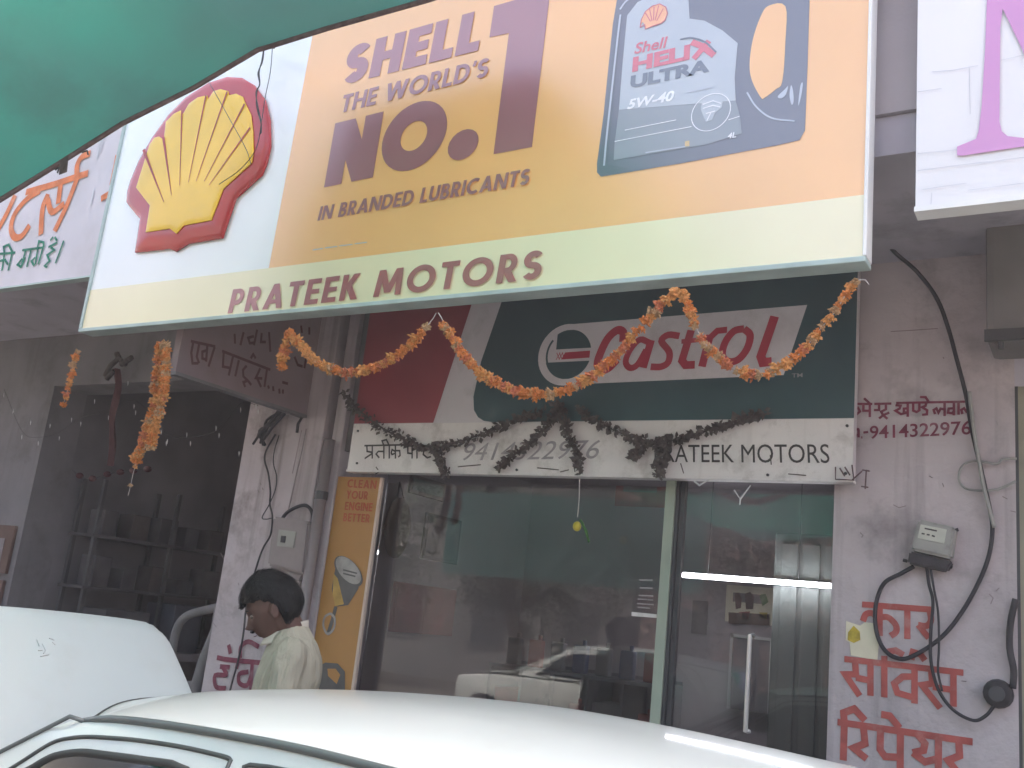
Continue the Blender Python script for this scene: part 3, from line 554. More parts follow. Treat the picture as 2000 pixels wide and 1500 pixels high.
# raised scallop emblem
def dome(name, pts, off, h, mat, par, rings=((1, 0), (1, .55), (.985, .8), (.93, 1), (.75, 1.12), (.5, 1.2), (.25, 1.25))):
    q = [Vector(BP.uv(p)) for p in pts]
    # subdivide outline
    qq = []
    for i in range(len(q)):
        a, b = q[i], q[(i+1) % len(q)]; n = max(1, int((b-a).length / .05))
        qq += [a.lerp(b, k/n) for k in range(n)]
    c = sum(qq, Vector((0, 0))) / len(qq); v = []; f = []; n = len(qq)
    for s, hh in rings: v += [BP.co(*(c + (p - c) * s), off + h * hh) for p in qq]
    v.append(BP.co(c.x, c.y, off + h * 1.26))
    for r_ in range(len(rings) - 1):
        for i in range(n): f.append((r_*n+i, r_*n+(i+1) % n, (r_+1)*n+(i+1) % n, (r_+1)*n+i))
    for i in range(n): f.append(((len(rings)-1)*n+i, (len(rings)-1)*n+(i+1) % n, len(v)-1))
    o = mk(name, v, f, mat, par); auto_smooth(o, 40); return o
em_o = [(251,397),(253,375),(259,355),(275,317),(301,272),(333,227),(368,192),(410,165),(448,153),(477,155),(502,170),(522,198),(531,237),(532,288),(525,320),(515,344),(464,390),(438,467),(371,478),(347,493),(336,488),(268,495),(278,430)]
em_i = [(275,371),(290,323),(301,288),(311,274),(320,272),(329,278),(333,243),(348,228),(362,221),(366,229),(378,208),(395,196),(413,192),(415,200),(426,184),(440,180),(454,184),(456,192),(470,189),(483,195),(488,208),(499,230),(503,262),(504,300),(501,323),(445,374),(422,435),(368,445),(354,461),(341,451),(294,458),(302,406)]
emb = dome('emblem', em_o, .006, .02, M['emb_red'], main)
dome('emblem_face', em_i, .0305, .007, M['emb_yel'], emb)
ribs = [((291,298),(331,400)), ((330,275),(346,387)), ((366,221),(362,368)), ((413,192),(379,362)), ((454,186),(394,360)), ((488,210),(410,360)), ((499,256),(419,368))]
G = []
for i, (p, q) in enumerate(ribs):
    a, b = Vector(BP.uv(p)), Vector(BP.uv(q)); d = (b-a).normalized(); n = Vector((-d.y, d.x)); w0 = [.010, .010, .006, .006, .006, .006, .006][i]
    G.append([[tuple(a+n*w0), tuple(a-n*w0), tuple(b-n*.002), tuple(b+n*.002)]])
flat('emblem_ribs', BP, G, .0405, M['rib'], emb)
# suspension wires that tie the tarpaulin corner to the sign
tw = thing('tie_wire', 'twisted dark wire dropping from the tarpaulin corner across the scallop emblem', 'wire', at(512, 95, 3.7))
pts = [at(x, y, BY - .09) for x, y in [(516,90),(511,120),(506,140),(507,165),(500,180),(503,205),(510,240),(508,262)]]
mb = MB().tube(spline(pts, 6), .0035, 5)
mb.tube(spline([p + Vector((.008*math.sin(i*2.1), 0, .006*math.cos(i*1.7))) for i, p in enumerate(pts)], 6), .003, 5); mb.obj('twisted_strand', M['wire'], tw)
MB().tube(spline([at(x, y, BY - .09) for x, y in [(532,94),(528,140),(518,190),(511,235),(500,290),(470,330),(428,360)]], 6), .0022, 5).obj('loose_strand', M['wire'], tw)
MB().tube(spline([at(x, y, BY - .09) for x, y in [(405,155),(425,190),(450,235),(480,290),(490,320)]], 6), .002, 5).obj('loose_strand', M['wire'], tw)
MB().tube([at(508, 88, BY - .09), at(522, 92, BY - .1), at(536, 93, BY - .09)], .006, 6).obj('knot', M['wire'], tw)

# ================================================================== NEIGHBOUR SIGN (left)
NY = 3.42; NP = PlaneY(NY)
nb = at(100, 548, NY); nx1 = at(248, 380, NY).x + .25
nsb = thing('hand_painted_signboard', 'white flex board with orange and green brush lettering left of the big sign', 'signboard', (nx1 - 1.2, NY, nb.z))
MB().box(nx1 - 3.2, nx1, NY + .002, NY + .05, nb.z, nb.z + 1.5).obj('board', M['flex'], nsb)
MB().box(nx1 - 3.2, nx1, NY - .004, NY + .052, nb.z - .012, nb.z - .001).obj('bottom_rail', M['frame_teal'], nsb)
t8 = lambda p: (p[0] * .2334, 230 + p[1] * .2334)
O1 = [[(130,650),(60,800),(-10,930)], [(340,610),(230,680),(130,800),(95,920),(125,1000),(185,990),(250,900)], [(220,625),(450,560),(600,510),(740,465)], [(405,640),(360,760),(345,980)], [(400,680),(440,790),(540,720)], [(510,560),(490,720)], [(660,480),(560,740),(460,950)], [(760,300),(690,330),(650,400),(650,500)], [(990,310),(940,560)], [(850,680),(940,625)]]
flat('brush_lettering', NP, pxstrokes(NP, O1, 12, t8, 4), .003, M['orange_paint'], nsb)
O2 = [[(0,1140),(130,1130)], [(40,1140),(20,1280)], [(-5,1200),(45,1190),(70,1230)], [(105,1130),(72,1280)], [(40,1130),(35,1080),(75,1062),(110,1130)], [(190,1110),(370,1085)], [(190,1180),(150,1230),(180,1250),(215,1170)], [(218,1110),(182,1250)], [(265,1105),(228,1250)], [(300,1170),(268,1200),(290,1240)], [(322,1090),(300,1230)], [(365,1085),(325,1230)], [(320,1085),(330,1035),(370,1045),(372,1085)], [(410,1085),(485,1045)], [(430,1085),(460,1110),(400,1150),(420,1200),(380,1240),(400,1255)], [(425,1030),(450,1000)], [(462,1000),(482,1030)], [(540,1030),(470,1220)]]
flat('brush_lettering', NP, pxstrokes(NP, O2, 4.2, t8), .003, M['green_paint'], nsb)
flat('stain', NP, pxstrokes(NP, [[(205,260),(196,300)], [(198,265),(190,310)], [(184,370),(178,400)]], 4), .0035, M['crease'], nsb)

# ================================================================== RIGHT SIGN with the big letter
QP = PlaneY(BY); ql = at(1788, 380, BY); qz = at(1788, 404, BY).z
qs = thing('creased_signboard', 'creased white flex board with one huge magenta serif letter at the top right corner', 'signboard', (ql.x + 1, BY, qz))
MB().box(ql.x, ql.x + 2.6, BY + .002, BY + .07, qz, qz + 1.7).obj('board', M['m_white'], qs)
MB().box(ql.x - .003, ql.x + 2.6, BY - .006, BY + .074, qz - .02, qz - .001).obj('bottom_rail', M['frame_white'], qs)
t4 = lambda p: (1600 + p[0] * .3735, p[1] * .3735)
Mp = [t4(p) for p in [(880,-160),(878,0),(868,270),(850,560),(834,690),(820,730),(722,770),(722,815),(745,818),(1065,770),(1110,762),(1110,730),(985,715),(955,690),(943,640),(948,150),(960,50),(1071,280),(1330,800),(1380,790),(1600,-40),(1600,-330),(1500,-310),(1350,300),(1100,-230)]]
flat('printed_letter', QP, pxpolys(QP, [Mp]), .005, M['purple'], qs)
for s in [[(590,378),(700,370),(830,345)], [(515,483),(640,465)], [(785,350),(790,600)], [(515,805),(720,785)], [(515,895),(700,870),(1071,825)], [(950,318),(1071,290)], [(540,993),(770,960)], [(780,997),(1071,960)], [(590,1010),(585,1070)], [(825,95),(860,92)], [(655,550),(770,535)], [(985,495),(1071,490)]]:
    pass
flat('crease_lines', QP, pxstrokes(QP, [[(590,378),(700,370),(830,345)], [(515,483),(640,465)], [(785,350),(790,600)], [(515,805),(720,785)], [(515,895),(700,870),(1071,825)], [(950,318),(1071,290)], [(540,993),(770,960)], [(780,997),(1071,960)], [(590,1010),(585,1070)]], 1.5, t4), .003, M['crease'], qs)

# ================================================================== GREEN-RED BOARD over the shop
CY = 4.5; CP = PlaneY(CY)
cx0 = at(687, 860, CY).x; cx1 = at(1667, 860, CY).x; cz0 = (at(690, 915, CY).z + at(1640, 938, CY).z) / 2
czs = (at(690, 830, CY).z + at(1665, 815, CY).z) / 2; cz1 = cz0 + 1.0
cb = thing('shop_signboard', 'green and red oil brand board with white name strip over the glazed shop', 'signboard', ((cx0+cx1)/2, CY, cz0))
MB().box(cx0, cx1, CY + .002, CY + .06, cz0, cz1).obj('board', M['board_white'], cb)
MB().box(cx0 - .004, cx1 + .004, CY - .008, CY + .062, cz0 - .015, cz0 - .001, .002).obj('bottom_rail', M['strip'], cb)
flat('name_strip', CP, [[rect(cx0, cx1, cz0, czs)]], .002, M['strip'], cb)
u = lambda *p: CP.uv(p)
g0, g1 = u(978, 596), u(925, 775); kk = (g0[0]-g1[0])/(g0[1]-g1[1])
gp = [(g0[0] + kk*(cz1-g0[1]), cz1), g0, u(940,706), g1, u(926,801), u(934,815), u(945,822), (u(962,827)[0], czs + .002), (cx1, czs + .002), (cx1, cz1)]
flat('green_field', CP, [[gp]], .002, M['green_board'], cb)
r0, r1 = u(918, 605), (u(846, 829)[0], czs + .002); kk = (r0[0]-r1[0])/(r0[1]-r1[1])
flat('red_field', CP, [[[(cx0, czs+.002), r1, (r0[0] + kk*(cz1-r0[1]), cz1), (cx0, cz1)]]], .002, M['red_board'], cb)
# white lozenge and round emblem
ec = Vector(u(1107, 693)); er = (Vector(u(1107, 693)) - Vector(u(1107, 634))).length
loz = [u(1112, 634), u(1577, 596), u(1531, 733), u(1102, 752)]
flat('white_lozenge', CP, [[loz]], .004, M['board_white'], cb)
disc = [[ellipse(ec.x, ec.y, er, er, 40)]]
emb2 = flat('round_emblem', CP, disc, .0065, M['board_white'], cb)
ri = er * .80; c2 = ec + Vector((.012, 0))
def seg(c, r, y0, y1, x0=-9, n=20):
    def xw(y): return math.sqrt(max(r*r - y*y, 0))
    L = []; Rr = []
    for i in range(n+1):
        y = y0 + (y1-y0)*i/n; L.append((c.x + max(-xw(y), x0), c.y + y)); Rr.append((c.x + xw(y), c.y + y))
    return L + Rr[::-1]
flat('emblem_green', CP, [[seg(c2, ri, ri*.22, ri*.99, -ri*.55)], [seg(c2, ri, -ri*.99, -ri*.30)]], .0085, M['green_board'], emb2)
flat('emblem_arc', CP, [ribbon(ellipse(c2.x, c2.y, ri*.94, ri*.94, 14, 140, 205), .012)], .009, M['green_board'], emb2)
flat('emblem_bar', CP, [[[(c2.x - ri*.25, c2.y - ri*.20), (c2.x + ri*.95, c2.y - ri*.18), (c2.x + ri*.95, c2.y + ri*.10), (c2.x - ri*.1, c2.y + ri*.08)]]] +
     [ribbon([(c2.x - ri*(.5-.12*i), c2.y - ri*.2), (c2.x - ri*(.35-.12*i), c2.y + ri*.08)], .004) for i in range(3)] + [ribbon([(c2.x - ri*(.5-.12*i), c2.y + ri*.08), (c2.x - ri*(.35-.12*i), c2.y - ri*.2)], .004) for i in range(3)], .0095, M['board_red'], emb2)
T = []
T += pxstrokes(CP, [[(1218,668),(1218,650),(1206,646),(1188,662),(1174,690),(1168,712),(1176,723),(1190,719),(1206,703)]], 16, None, 5)
T += pxstrokes(CP, [[(1269,670),(1251,664),(1233,682),(1223,706),(1231,719),(1246,713),(1263,684)]], 12, None, 4) + pxstrokes(CP, [[(1273,665),(1257,719)]], 15)
T += pxstrokes(CP, [[(1328,657),(1306,655),(1293,667),(1308,688),(1306,708),(1292,717),(1272,717)]], 13, None, 4)
T += pxstrokes(CP, [[(1351,646),(1333,705),(1340,714),(1358,713)]], 15) + pxstrokes(CP, [[(1332,668),(1372,664)]], 9)
T += pxstrokes(CP, [[(1388,655),(1372,717)]], 15) + pxstrokes(CP, [[(1386,662),(1402,647),(1421,645)]], 12)
T += pxstrokes(CP, [[(1454,643),(1466,656),(1460,682),(1443,703),(1424,707),(1412,695),(1417,670),(1434,648),(1454,643)]], 14, None, 4)
T += pxstrokes(CP, [[(1514,619),(1487,697),(1491,709),(1508,707)]], 17)
flat('brand_lettering', CP, T, .007, M['board_red'], cb)
flat('trade_mark', CP, fit(font_text('TM', .01), CP, (1547, 738), (1568, 737), (1547, 730)), .004, M['faint'], cb)
flat('name_lettering', CP, fit(font_text('PRATEEK MOTORS', .0), CP, (1279, 903), (1621, 905), (1279, 869)), .0045, M['black_ink'], cb)
t77 = lambda p: (660 + p[0] * .28, 560 + p[1] * .28)
H1 = [[(188,1110),(450,1104)], [(205,1110),(207,1150),(243,1156)], [(243,1110),(243,1200)], [(190,1200),(240,1166)], [(292,1195),(270,1168),(285,1150),(322,1150)], [(324,1110),(324,1200)], [(362,1110),(362,1200)], [(324,1110),(312,1076),(342,1068),(362,1110)], [(405,1108),(405,1200)], [(405,1150),(382,1138),(376,1160),(382,1172),(405,1162)], [(405,1145),(435,1145),(438,1178),(425,1190)],
      [(478,1112),(700,1110)], [(492,1110),(492,1162),(518,1165)], [(522,1110),(522,1200)], [(556,1110),(556,1200)], [(556,1110),(530,1072)], [(602,1110),(602,1132)], [(652,1135),(606,1136),(600,1172),(628,1195),(655,1186)], [(686,1110),(688,1150),(664,1160),(694,1200)]]
flat('name_lettering', CP, pxstrokes(CP, H1, 3.3, t77), .0045, M['black_ink'], cb)
flat('faded_phone_number', CP, fit(font_text('9414322976', 0, .3), CP, (905, 900), (1172, 896), (907, 866)), .0042, M['faint'], cb)
for px, py in [(1652, 925), (1655, 832), (698, 905), (700, 842), (1500, 928), (1010, 918)]:
    p = at(px, py, CY); MB().tube([(p.x, CY - .008, p.z), (p.x, CY - .001, p.z)], .007, 8).obj('screw', M['dark_metal'], cb)
flat('grime_mark', CP, pxstrokes(CP, [[(735,912),(742,922),(734,926)], [(1050,914),(1092,918)], [(1120,905),(1124,922)], [(1095,922),(1112,918)], [(895,912),(940,908)], [(1505,889),(1507,908)], [(1330,905),(1336,925)], [(1540,926),(1575,929)]], 2.2), .0043, M['leaf_dry'], cb)
# small wire tag at the corner of the board
tg = thing('bent_wire_bracket', 'small rusty bent wire bracket at the lower right corner of the green board', 'bracket', at(1655, 935, CY - .02))
mb = MB()
for s in [[(1632,912),(1632,936),(1668,938),(1664,908)], [(1640,914),(1650,930)], [(1650,912),(1660,928)], [(1684,918),(1698,920)], [(1692,920),(1690,955)], [(1682,950),(1696,952)], [(1664,938),(1684,920)]]:
    mb.tube([at(x, y, CY - .02) for x, y in s], .0035, 5)
mb.obj('bent_wire', M['rope'], tg)

# ================================================================== PERPENDICULAR SIGN
PX = -4.35; XP = PlaneX(PX)
z0 = EYE + 1.12
ps = thing('projecting_signboard', 'dull pink side-on board with dark maroon brush lettering under the big sign', 'signboard', (PX, 4, z0))
MB().box(PX - .05, PX, 3.50, 4.56, z0, SOF - .01).obj('board', M['perp'], ps)
MB().box(PX - .055, PX + .004, 3.50, 4.56, z0 - .02, z0 - .001).obj('bottom_rail', M['grey_wall'], ps)
t16 = lambda p: (340 + p[0] * .16, 620 + p[1] * .16)
P1 = [[(200,290),(500,355)], [(230,300),(205,430),(220,560),(290,560)], [(300,330),(272,480),(300,560)], [(400,400),(340,420),(340,500),(400,520)], [(400,350),(385,540)], [(490,360),(415,600)],
      [(580,410),(1170,640)], [(600,420),(590,600),(690,620)], [(712,480),(660,710)], [(785,520),(740,720)], [(930,500),(960,450),(990,500)], [(880,590),(835,640),(840,720),(900,780),(935,825)], [(900,770),(840,790),(860,850)], [(1045,620),(990,740),(1070,745)], [(1005,740),(1055,850)], [(1125,640),(1095,850)],
      [(1140,830),(1150,870)], [(1200,840),(1205,900)], [(1275,870),(1280,930)], [(1320,880),(1320,930)], [(730,200),(735,320)], [(840,180),(800,340)], [(1005,150),(965,340)], [(965,230),(895,250),(915,315),(965,310)], [(1150,180),(1165,420)], [(1060,190),(1050,300),(1110,300)], [(1460,480),(1500,580),(1560,600)], [(1600,500),(1580,620)], [(1310,790),(1380,810)], [(1540,100),(1550,190)], [(1640,120),(1640,210)]]
flat('brush_lettering', XP, pxstrokes(XP, P1, 5.4, t16), .003, M['dmaroon'], ps)

# ================================================================== SHOP FRONT
sf = thing('glazed_shop_front', 'aluminium framed shop window and glass door under the green board', 'shop front', (-2.5, FY + .1, .26))
gx0, gx1 = at(748, 1000, FY + .1).x, at(1303, 1000, FY + .1).x
mx1 = at(1322, 1000, FY + .1).x
ztp = cz0 + .12
GY = FY + .1
MB().box(gx0, gx1, GY, GY + .006, .52, ztp).obj('window_pane', M['glass'], sf)
MB().box(gx1, mx1, GY - .04, GY + .04, .26, ztp, .003).obj('mullion', M['alu_green'], sf)
MB().box(mx1 + .001, mx1 + .018, GY - .03, GY + .03, .26, ztp, .002).obj('door_jamb', M['dark_metal'], sf)
MB().box(gx0, gx1, GY - .03, GY + .04, .5, .519, .002).obj('window_sill', M['alu'], sf)
MB().box(gx0 - .02, XR0 + .1, GY - .03, GY + .04, ztp + .001, ztp + .06).obj('head_rail', M['alu'], sf)
dr = MB().box(mx1 + .045, XR0 - .02, GY + .002, GY + .008, .40, ztp - .03).obj('door', M['glass'], sf)
MB().box(mx1 + .02, mx1 + .044, GY - .014, GY + .02, .27, ztp - .005, .002).obj('stile', M['dark_metal'], dr)
MB().box(XR0 - .019, XR0 - .003, GY - .014, GY + .02, .27, ztp - .005, .002).obj('stile', M['dark_metal'], dr)
MB().box(mx1 + .045, XR0 - .02, GY - .014, GY + .02, .27, .398, .002).obj('bottom_rail', M['alu'], dr)
hp = at(1465, 1240, GY - .05); hq = at(1458, 1430, GY - .05)
MB().tube([hp + Vector((0, .05, 0)), hp, Vector((hp.x, hp.y, hq.z)), Vector((hp.x, hp.y + .05, hq.z))], .011, 8).obj('pull_handle', M['alu'], dr)
# sticker list on the pane
st = thing('sticker_list', 'pale striped price sticker on the shop window beside the mullion', 'sticker', at(1260, 1200, GY))
SP = PlaneY(GY)
flat('sticker_band', SP, pxpolys(SP, [[(1234,1195),(1283,1200),(1283,1207),(1234,1203)]]), .003, M['strip'], st)
flat('sticker_lines', SP, pxstrokes(SP, [[(1249,1133),(1275,1133)], [(1250,1148),(1275,1149)], [(1248,1163),(1276,1164)], [(1246,1170),(1276,1172)], [(1245,1179),(1277,1181)], [(1246,1186),(1270,1188)]], 2.5), .003, M['faint'], st)
# hanging lemon charm
lc = thing('lemon_chilli_charm', 'lemon and green chilli charm hanging on a white thread before the window', 'charm', at(1128, 1040, 4.4))
MB().tube([at(1132, 936, 4.42), at(1131, 975, 4.42), at(1128, 1010, 4.42)], .0025, 5).obj('thread', M['string'], lc)
p = at(1127, 1028, 4.42); MB().sphere(p, .022, .02, .025).obj('lemon', M['lemon'], lc, True)
for i in range(5):
    q = at(1133 + 3*i, 1015 + 5*i, 4.42); MB().tube([q, q + Vector((.02, 0, -.02 - .01*i)), q + Vector((.03, -.01, -.05))], [.006, .005, .001], 6).obj('chilli', M['chilli'], lc, True)
# remains of white decoration at the door head
wd = thing('torn_white_streamer', 'scraps of white streamer left hanging at the top of the glass door', 'streamer', at(1440, 950, 4.5))
mb = MB()
for s in [[(1356,940),(1366,948),(1380,940)], [(1434,957),(1446,975),(1466,948)], [(1446,975),(1445,986)], [(1372,944),(1384,938)]]:
    mb.tube([at(x, y, 4.52) for x, y in s], [.004] + [.006]*(len(s)-2) + [.003], 5)
mb.obj('scraps', M['bulb'], wd)
# orange strip advert
ox0, ox1 = -4.04, at(745, 930, FY).x; oz1 = cz0 - .03
OP = PlaneY(FY - .01)
op = thing('orange_advert_panel', 'tall narrow orange engine oil advert panel left of the shop window', 'advert panel', ((ox0+ox1)/2, FY, .3))
MB().box(ox0, ox1, FY - .008, FY + .02, .3, oz1).obj('panel', M['orange_panel'], op)
MB().box(ox1 + .001, ox1 + .018, FY - .012, FY + .012, .3, oz1, .002).obj('edge_strip', M['panel_edge'], op)
for (tx, a, b, c) in [('CLEAN', (678, 952), (735, 955), (680, 936)), ('YOUR', (676, 974), (718, 976), (678, 958)), ('ENGINE', (673, 996), (727, 999), (675, 980)), ('BETTER', (670, 1018), (722, 1021), (672, 1002))]:
    flat('advert_lettering', OP, fit(heavy_text(tx, .2, .12), OP, a, b, c), .001, M['panel_red'], op)
u2 = lambda c, rx, ry, n=24: [(c[0] + rx*math.cos(2*math.pi*i/n) + ry*.25*math.sin(2*math.pi*i/n), c[1] + ry*math.sin(2*math.pi*i/n) + rx*.35*math.cos(2*math.pi*i/n)) for i in range(n)]
flat('piston_print', OP, pxpolys(OP, [[(655,1110),(704,1130),(700,1150),(680,1182),(655,1185),(648,1150)]]), .001, M['steel_dark'], op)
flat('piston_print', OP, pxpolys(OP, [[(652,1120),(660,1130),(672,1180),(655,1184),(650,1160)]]), .0015, M['amber'], op)
flat('piston_print', OP, pxpolys(OP, [u2((681,1116), 27, 29)]), .002, M['steel_dark'], op)
flat('piston_print', OP, pxpolys(OP, [u2((681,1114), 24, 26)]), .003, M['steel_print'], op)
flat('piston_print', OP, pxstrokes(OP, [[(671,1113),(698,1120)], [(671,1120),(695,1126)]], 3), .004, M['steel_dark'], op)
flat('rod_print', OP, pxstrokes(OP, [[(656,1185),(648,1215),(640,1240)]], 9, None, 4), .0005, M['steel_dark'], op)
flat('rod_print', OP, pxstrokes(OP, [[(646,1198),(635,1205),(632,1222),(640,1238),(652,1228),(654,1208),(646,1198)]], 5, None, 4), .002, M['steel_print'], op)
flat('bottle_print', OP, pxpolys(OP, [[(624,1300),(636,1294),(660,1296),(674,1312),(674,1350),(665,1440),(612,1440),(624,1340)]]), .001, M['steel_dark'], op)
flat('bottle_print', OP, pxpolys(OP, [[(640,1306),(656,1306),(665,1318),(658,1336),(641,1320)]]), .002, M['orange_panel'], op)
# drain pipe left of the strip
dp = thing('drain_pipe', 'dusty grey drain pipe running down between the pillar and the orange panel', 'pipe', (-4.09, FY - .07, .14))
MB().tube([(-4.095, FY - .075, .14), (-4.095, FY - .075, EYE + .95)], .036, 12).obj('pipe', M['meter_brown'], dp, True)
for z in (1.1, 2.2): MB().tube([(-4.095, FY - .075, z), (-4.095, FY - .075, z + .05)], .041, 12).obj('pipe_clamp', M['dark_metal'], dp)

# ---- inside the shop ----------------------------------------------------
LX = -4.06; LP = PlaneX(LX)
def xframe(name, label, cat, corners, mface, mframe, group=None):
    q = [at_x(x, y, LX) for x, y in corners]
    y0, y1 = min(p.y for p in q), max(p.y for p in q); z0, z1 = min(p.z for p in q), max(p.z for p in q)
    t = thing(name, label, cat, (LX, (y0+y1)/2, z0), group)
    MB().box(LX + .003, LX + .02, y0, y1, z0, z1, .003).obj('frame', M[mframe], t)
    MB().box(LX + .0205, LX + .024, y0 + .025, y1 - .025, z0 + .025, z1 - .025).obj('picture', M[mface], t); return t
xframe('framed_certificate', 'dark framed certificate on the left inner wall of the shop', 'picture', [(830,1000),(888,1103)], 'dull_print', 'dark_metal')
xframe('framed_certificate', 'upper framed picture partly hidden by the board inside the shop', 'picture', [(800,925),(862,980)], 'teal_print', 'dark_metal')
xframe('red_poster', 'square red poster inside the shop below the framed certificate', 'poster', [(768,1135),(878,1242)], 'red_print', 'red_print')
q = at_x(762, 1030, LX)
b_ = thing('hanging_bag', 'long dark bag hanging on the inner wall just right of the orange panel', 'bag', q)
MB().sphere((LX + .06, q.y, q.z), .05, .13, .2, 14, 10).obj('bag_body', M['brown_in'], b_, True)
MB().tube([(LX + .06, q.y - .04, q.z + .18), (LX + .03, q.y, q.z + .3), (LX + .06, q.y + .04, q.z + .18)], .006).obj('strap', M['dark_metal'], b_)
BYK = 6.99; BKP = PlaneY(BYK)
def bposter(name, label, cat, c, m, Y=BYK):
    a, b = at(c[0], c[1], Y), at(c[2], c[3], Y)
    t = thing(name, label, cat, ((a.x+b.x)/2, Y, min(a.z, b.z)))
    MB().box(a.x, b.x, Y - .006, Y - .001, min(a.z, b.z), max(a.z, b.z)).obj('sheet', M[m], t)
    MB().box(a.x + (b.x-a.x)*.15, a.x + (b.x-a.x)*.8, Y - .008, Y - .0062, min(a.z, b.z)*.45 + max(a.z, b.z)*.55, min(a.z, b.z)*.2 + max(a.z, b.z)*.8).obj('printed_patch', M['dull_print'], t)
    return t
bposter('red_wall_poster', 'red poster high on the back wall beside the mullion', 'poster', (1205, 937, 1302, 992), 'red_print')
cal = bposter('pictorial_calendar', 'bright pictorial calendar directly under the glowing tube lamp', 'calendar', (1420, 1142, 1508, 1222), 'paper')
for pl_, m_ in [([(1436,1160),(1444,1157),(1450,1170),(1448,1188),(1438,1190)], 'dmaroon'), ([(1456,1160),(1466,1156),(1474,1166),(1472,1190),(1458,1190)], 'red_cloth'), ([(1484,1162),(1496,1160),(1502,1176),(1490,1184)], 'chilli'), ([(1424,1196),(1504,1200),(1504,1222),(1424,1218)], 'brown_in'), ([(1444,1196),(1466,1194),(1462,1210),(1448,1210)], 'red_print'), ([(1484,1196),(1500,1197),(1498,1210),(1486,1208)], 'paper_y')]:
    flat('printed_figure', BKP, pxpolys(BKP, [pl_]), .012, M[m_], cal)
bposter('small_notice', 'small pale notice low on the back wall seen through the door', 'notice', (1354, 1172, 1380, 1240), 'dull_print')
# tube lamp
a, b = at(1322, 1127, 6.3), at(1620, 1140, 6.3); zt = (a.z + b.z) / 2
tl = thing('fluorescent_tube', 'glowing white tube lamp on the back wall seen through the glass door', 'lamp', ((a.x+b.x)/2, 6.93, zt))
MB().tube([(a.x, 6.3, zt), (b.x, 6.3, zt)], .014, 10).obj('tube', M['tube'], tl)
MB().box(a.x - .03, b.x + .03, 6.325, 6.36, zt - .012, zt + .022).obj('fitting', M['tube_end'], tl)
for x in (a.x + .2, b.x - .2): MB().tube([(x, 6.34, zt + .02), (x, 6.34, EYE + 1.1)], .003, 5).obj('hanging_rod', M['dark_metal'], tl)
# ribbed cupboard added to imitate reflections in the door glass
c0, c1 = at(1512, 1100, 6.4).x, at(1640, 1100, 6.4).x
cu = thing('reflection_cupboard', 'tall grey cupboard standing in for reflections at the right side of the door opening', 'cupboard', ((c0+c1)/2, 6.5, .26))
MB().box(c0, c1 + .1, 6.4, 6.85, .26, 2.35, .01).obj('cabinet', M['reflection_steel'], cu)
for i in range(3):
    x = c0 + .05 + i*(c1-c0)/3; MB().box(x, x + (c1-c0)/3 - .03, 6.38, 6.399, .34, 2.28, .006).obj('door', M['reflection_steel'], cu)
# inner door leaf
d0, d1 = at(1428, 1238, 6.9), at(1505, 1395, 6.9)
idr = thing('inner_cabinet_door', 'framed grey cabinet door below the calendar on the back wall', 'cabinet', ((d0.x+d1.x)/2, 6.9, d1.z))
MB().box(d0.x, d1.x, 6.9, 6.985, d1.z, d0.z, .004).obj('leaf', M['laminate'], idr)
for x in (d0.x, d1.x - .02): MB().box(x, x + .02, 6.885, 6.899, d1.z, d0.z).obj('frame_strip', M['alu'], idr)
MB().box(d0.x, d1.x, 6.885, 6.899, d0.z - .02, d0.z).obj('frame_strip', M['alu'], idr)
# shelf unit behind the window
SHY = 5.6
s0, s1 = at(958, 1300, SHY), at(1290, 1300, SHY)
sh = thing('shelf_unit', 'dark open shelf unit with square compartments behind the shop window', 'shelf', ((s0.x+s1.x)/2, SHY + .2, .26))
sz = [.27, .62, .97, 1.32]
MB().box(s0.x, s1.x, SHY + .36, SHY + .38, .27, 1.36).obj('back_panel', M['laminate'], sh)
for i in range(6):
    x = s0.x + (s1.x - s0.x) * i / 5; MB().box(x - .009, x + .009, SHY, SHY + .36, .27, 1.34).obj('divider', M['laminate'], sh)
for z in sz:
    MB().box(s0.x - .01, s1.x + .01, SHY - .005, SHY + .36, z + .0, z + .02).obj('shelf_board', M['laminate'], sh)
def bottle(parent_label, x, y, z, m):
    o = MB(); o.box(x - .045, x + .045, y - .03, y + .03, z, z + .17, .012); o.tube([(x + .02, y, z + .17), (x + .02, y, z + .2)], .014, 8)
    return o.obj('oil_bottle', M[m])
words = ['grey', 'blue', 'red']; n = 0
colname = {'box_a': 'grey', 'box_b': 'blue', 'box_c': 'red'}
rows = ['bottom', 'middle', 'top']; cols = ['leftmost', 'second', 'third', 'fourth', 'rightmost']
for r_ in range(3):
    for c_ in range(5):
        x = s0.x + (s1.x - s0.x) * (c_ + .5) / 5; m = ['box_a', 'box_b', 'box_c', 'box_a'][(r_*3 + c_*2) % 4]
        if (r_ + c_) % 3 == 2:
            o = MB().box(x - .1, x + .1, SHY + .06, SHY + .3, sz[r_] + .021, sz[r_] + .021 + .2, .004).obj('carton', M[m])
            tag(o, '%s carton in the %s compartment of the %s shelf row' % (colname[m], cols[c_], rows[r_]), 'carton', 'cartons in the shelf unit')
        else:
            tag(bottle('', x, SHY + .12, sz[r_] + .021, m), '%s oil bottle in the %s compartment of the %s shelf row' % (colname[m], cols[c_], rows[r_]), 'bottle', 'bottles in the shelf unit')
for i in range(7):
    x = s0.x + .1 + (s1.x - s0.x - .2) * i / 6; m = ['box_a', 'box_c', 'box_a', 'box_b', 'box_a', 'box_b', 'box_c'][i]
    tag(bottle('', x, SHY + .12, 1.341, m), '%s oil bottle standing on top of the shelf unit, %s' % (colname[m], ['at its left end', 'second from the left', 'third from the left', 'in the middle', 'right of the middle', 'second from the right', 'at its right end'][i]), 'bottle', 'bottles on the shelf unit')

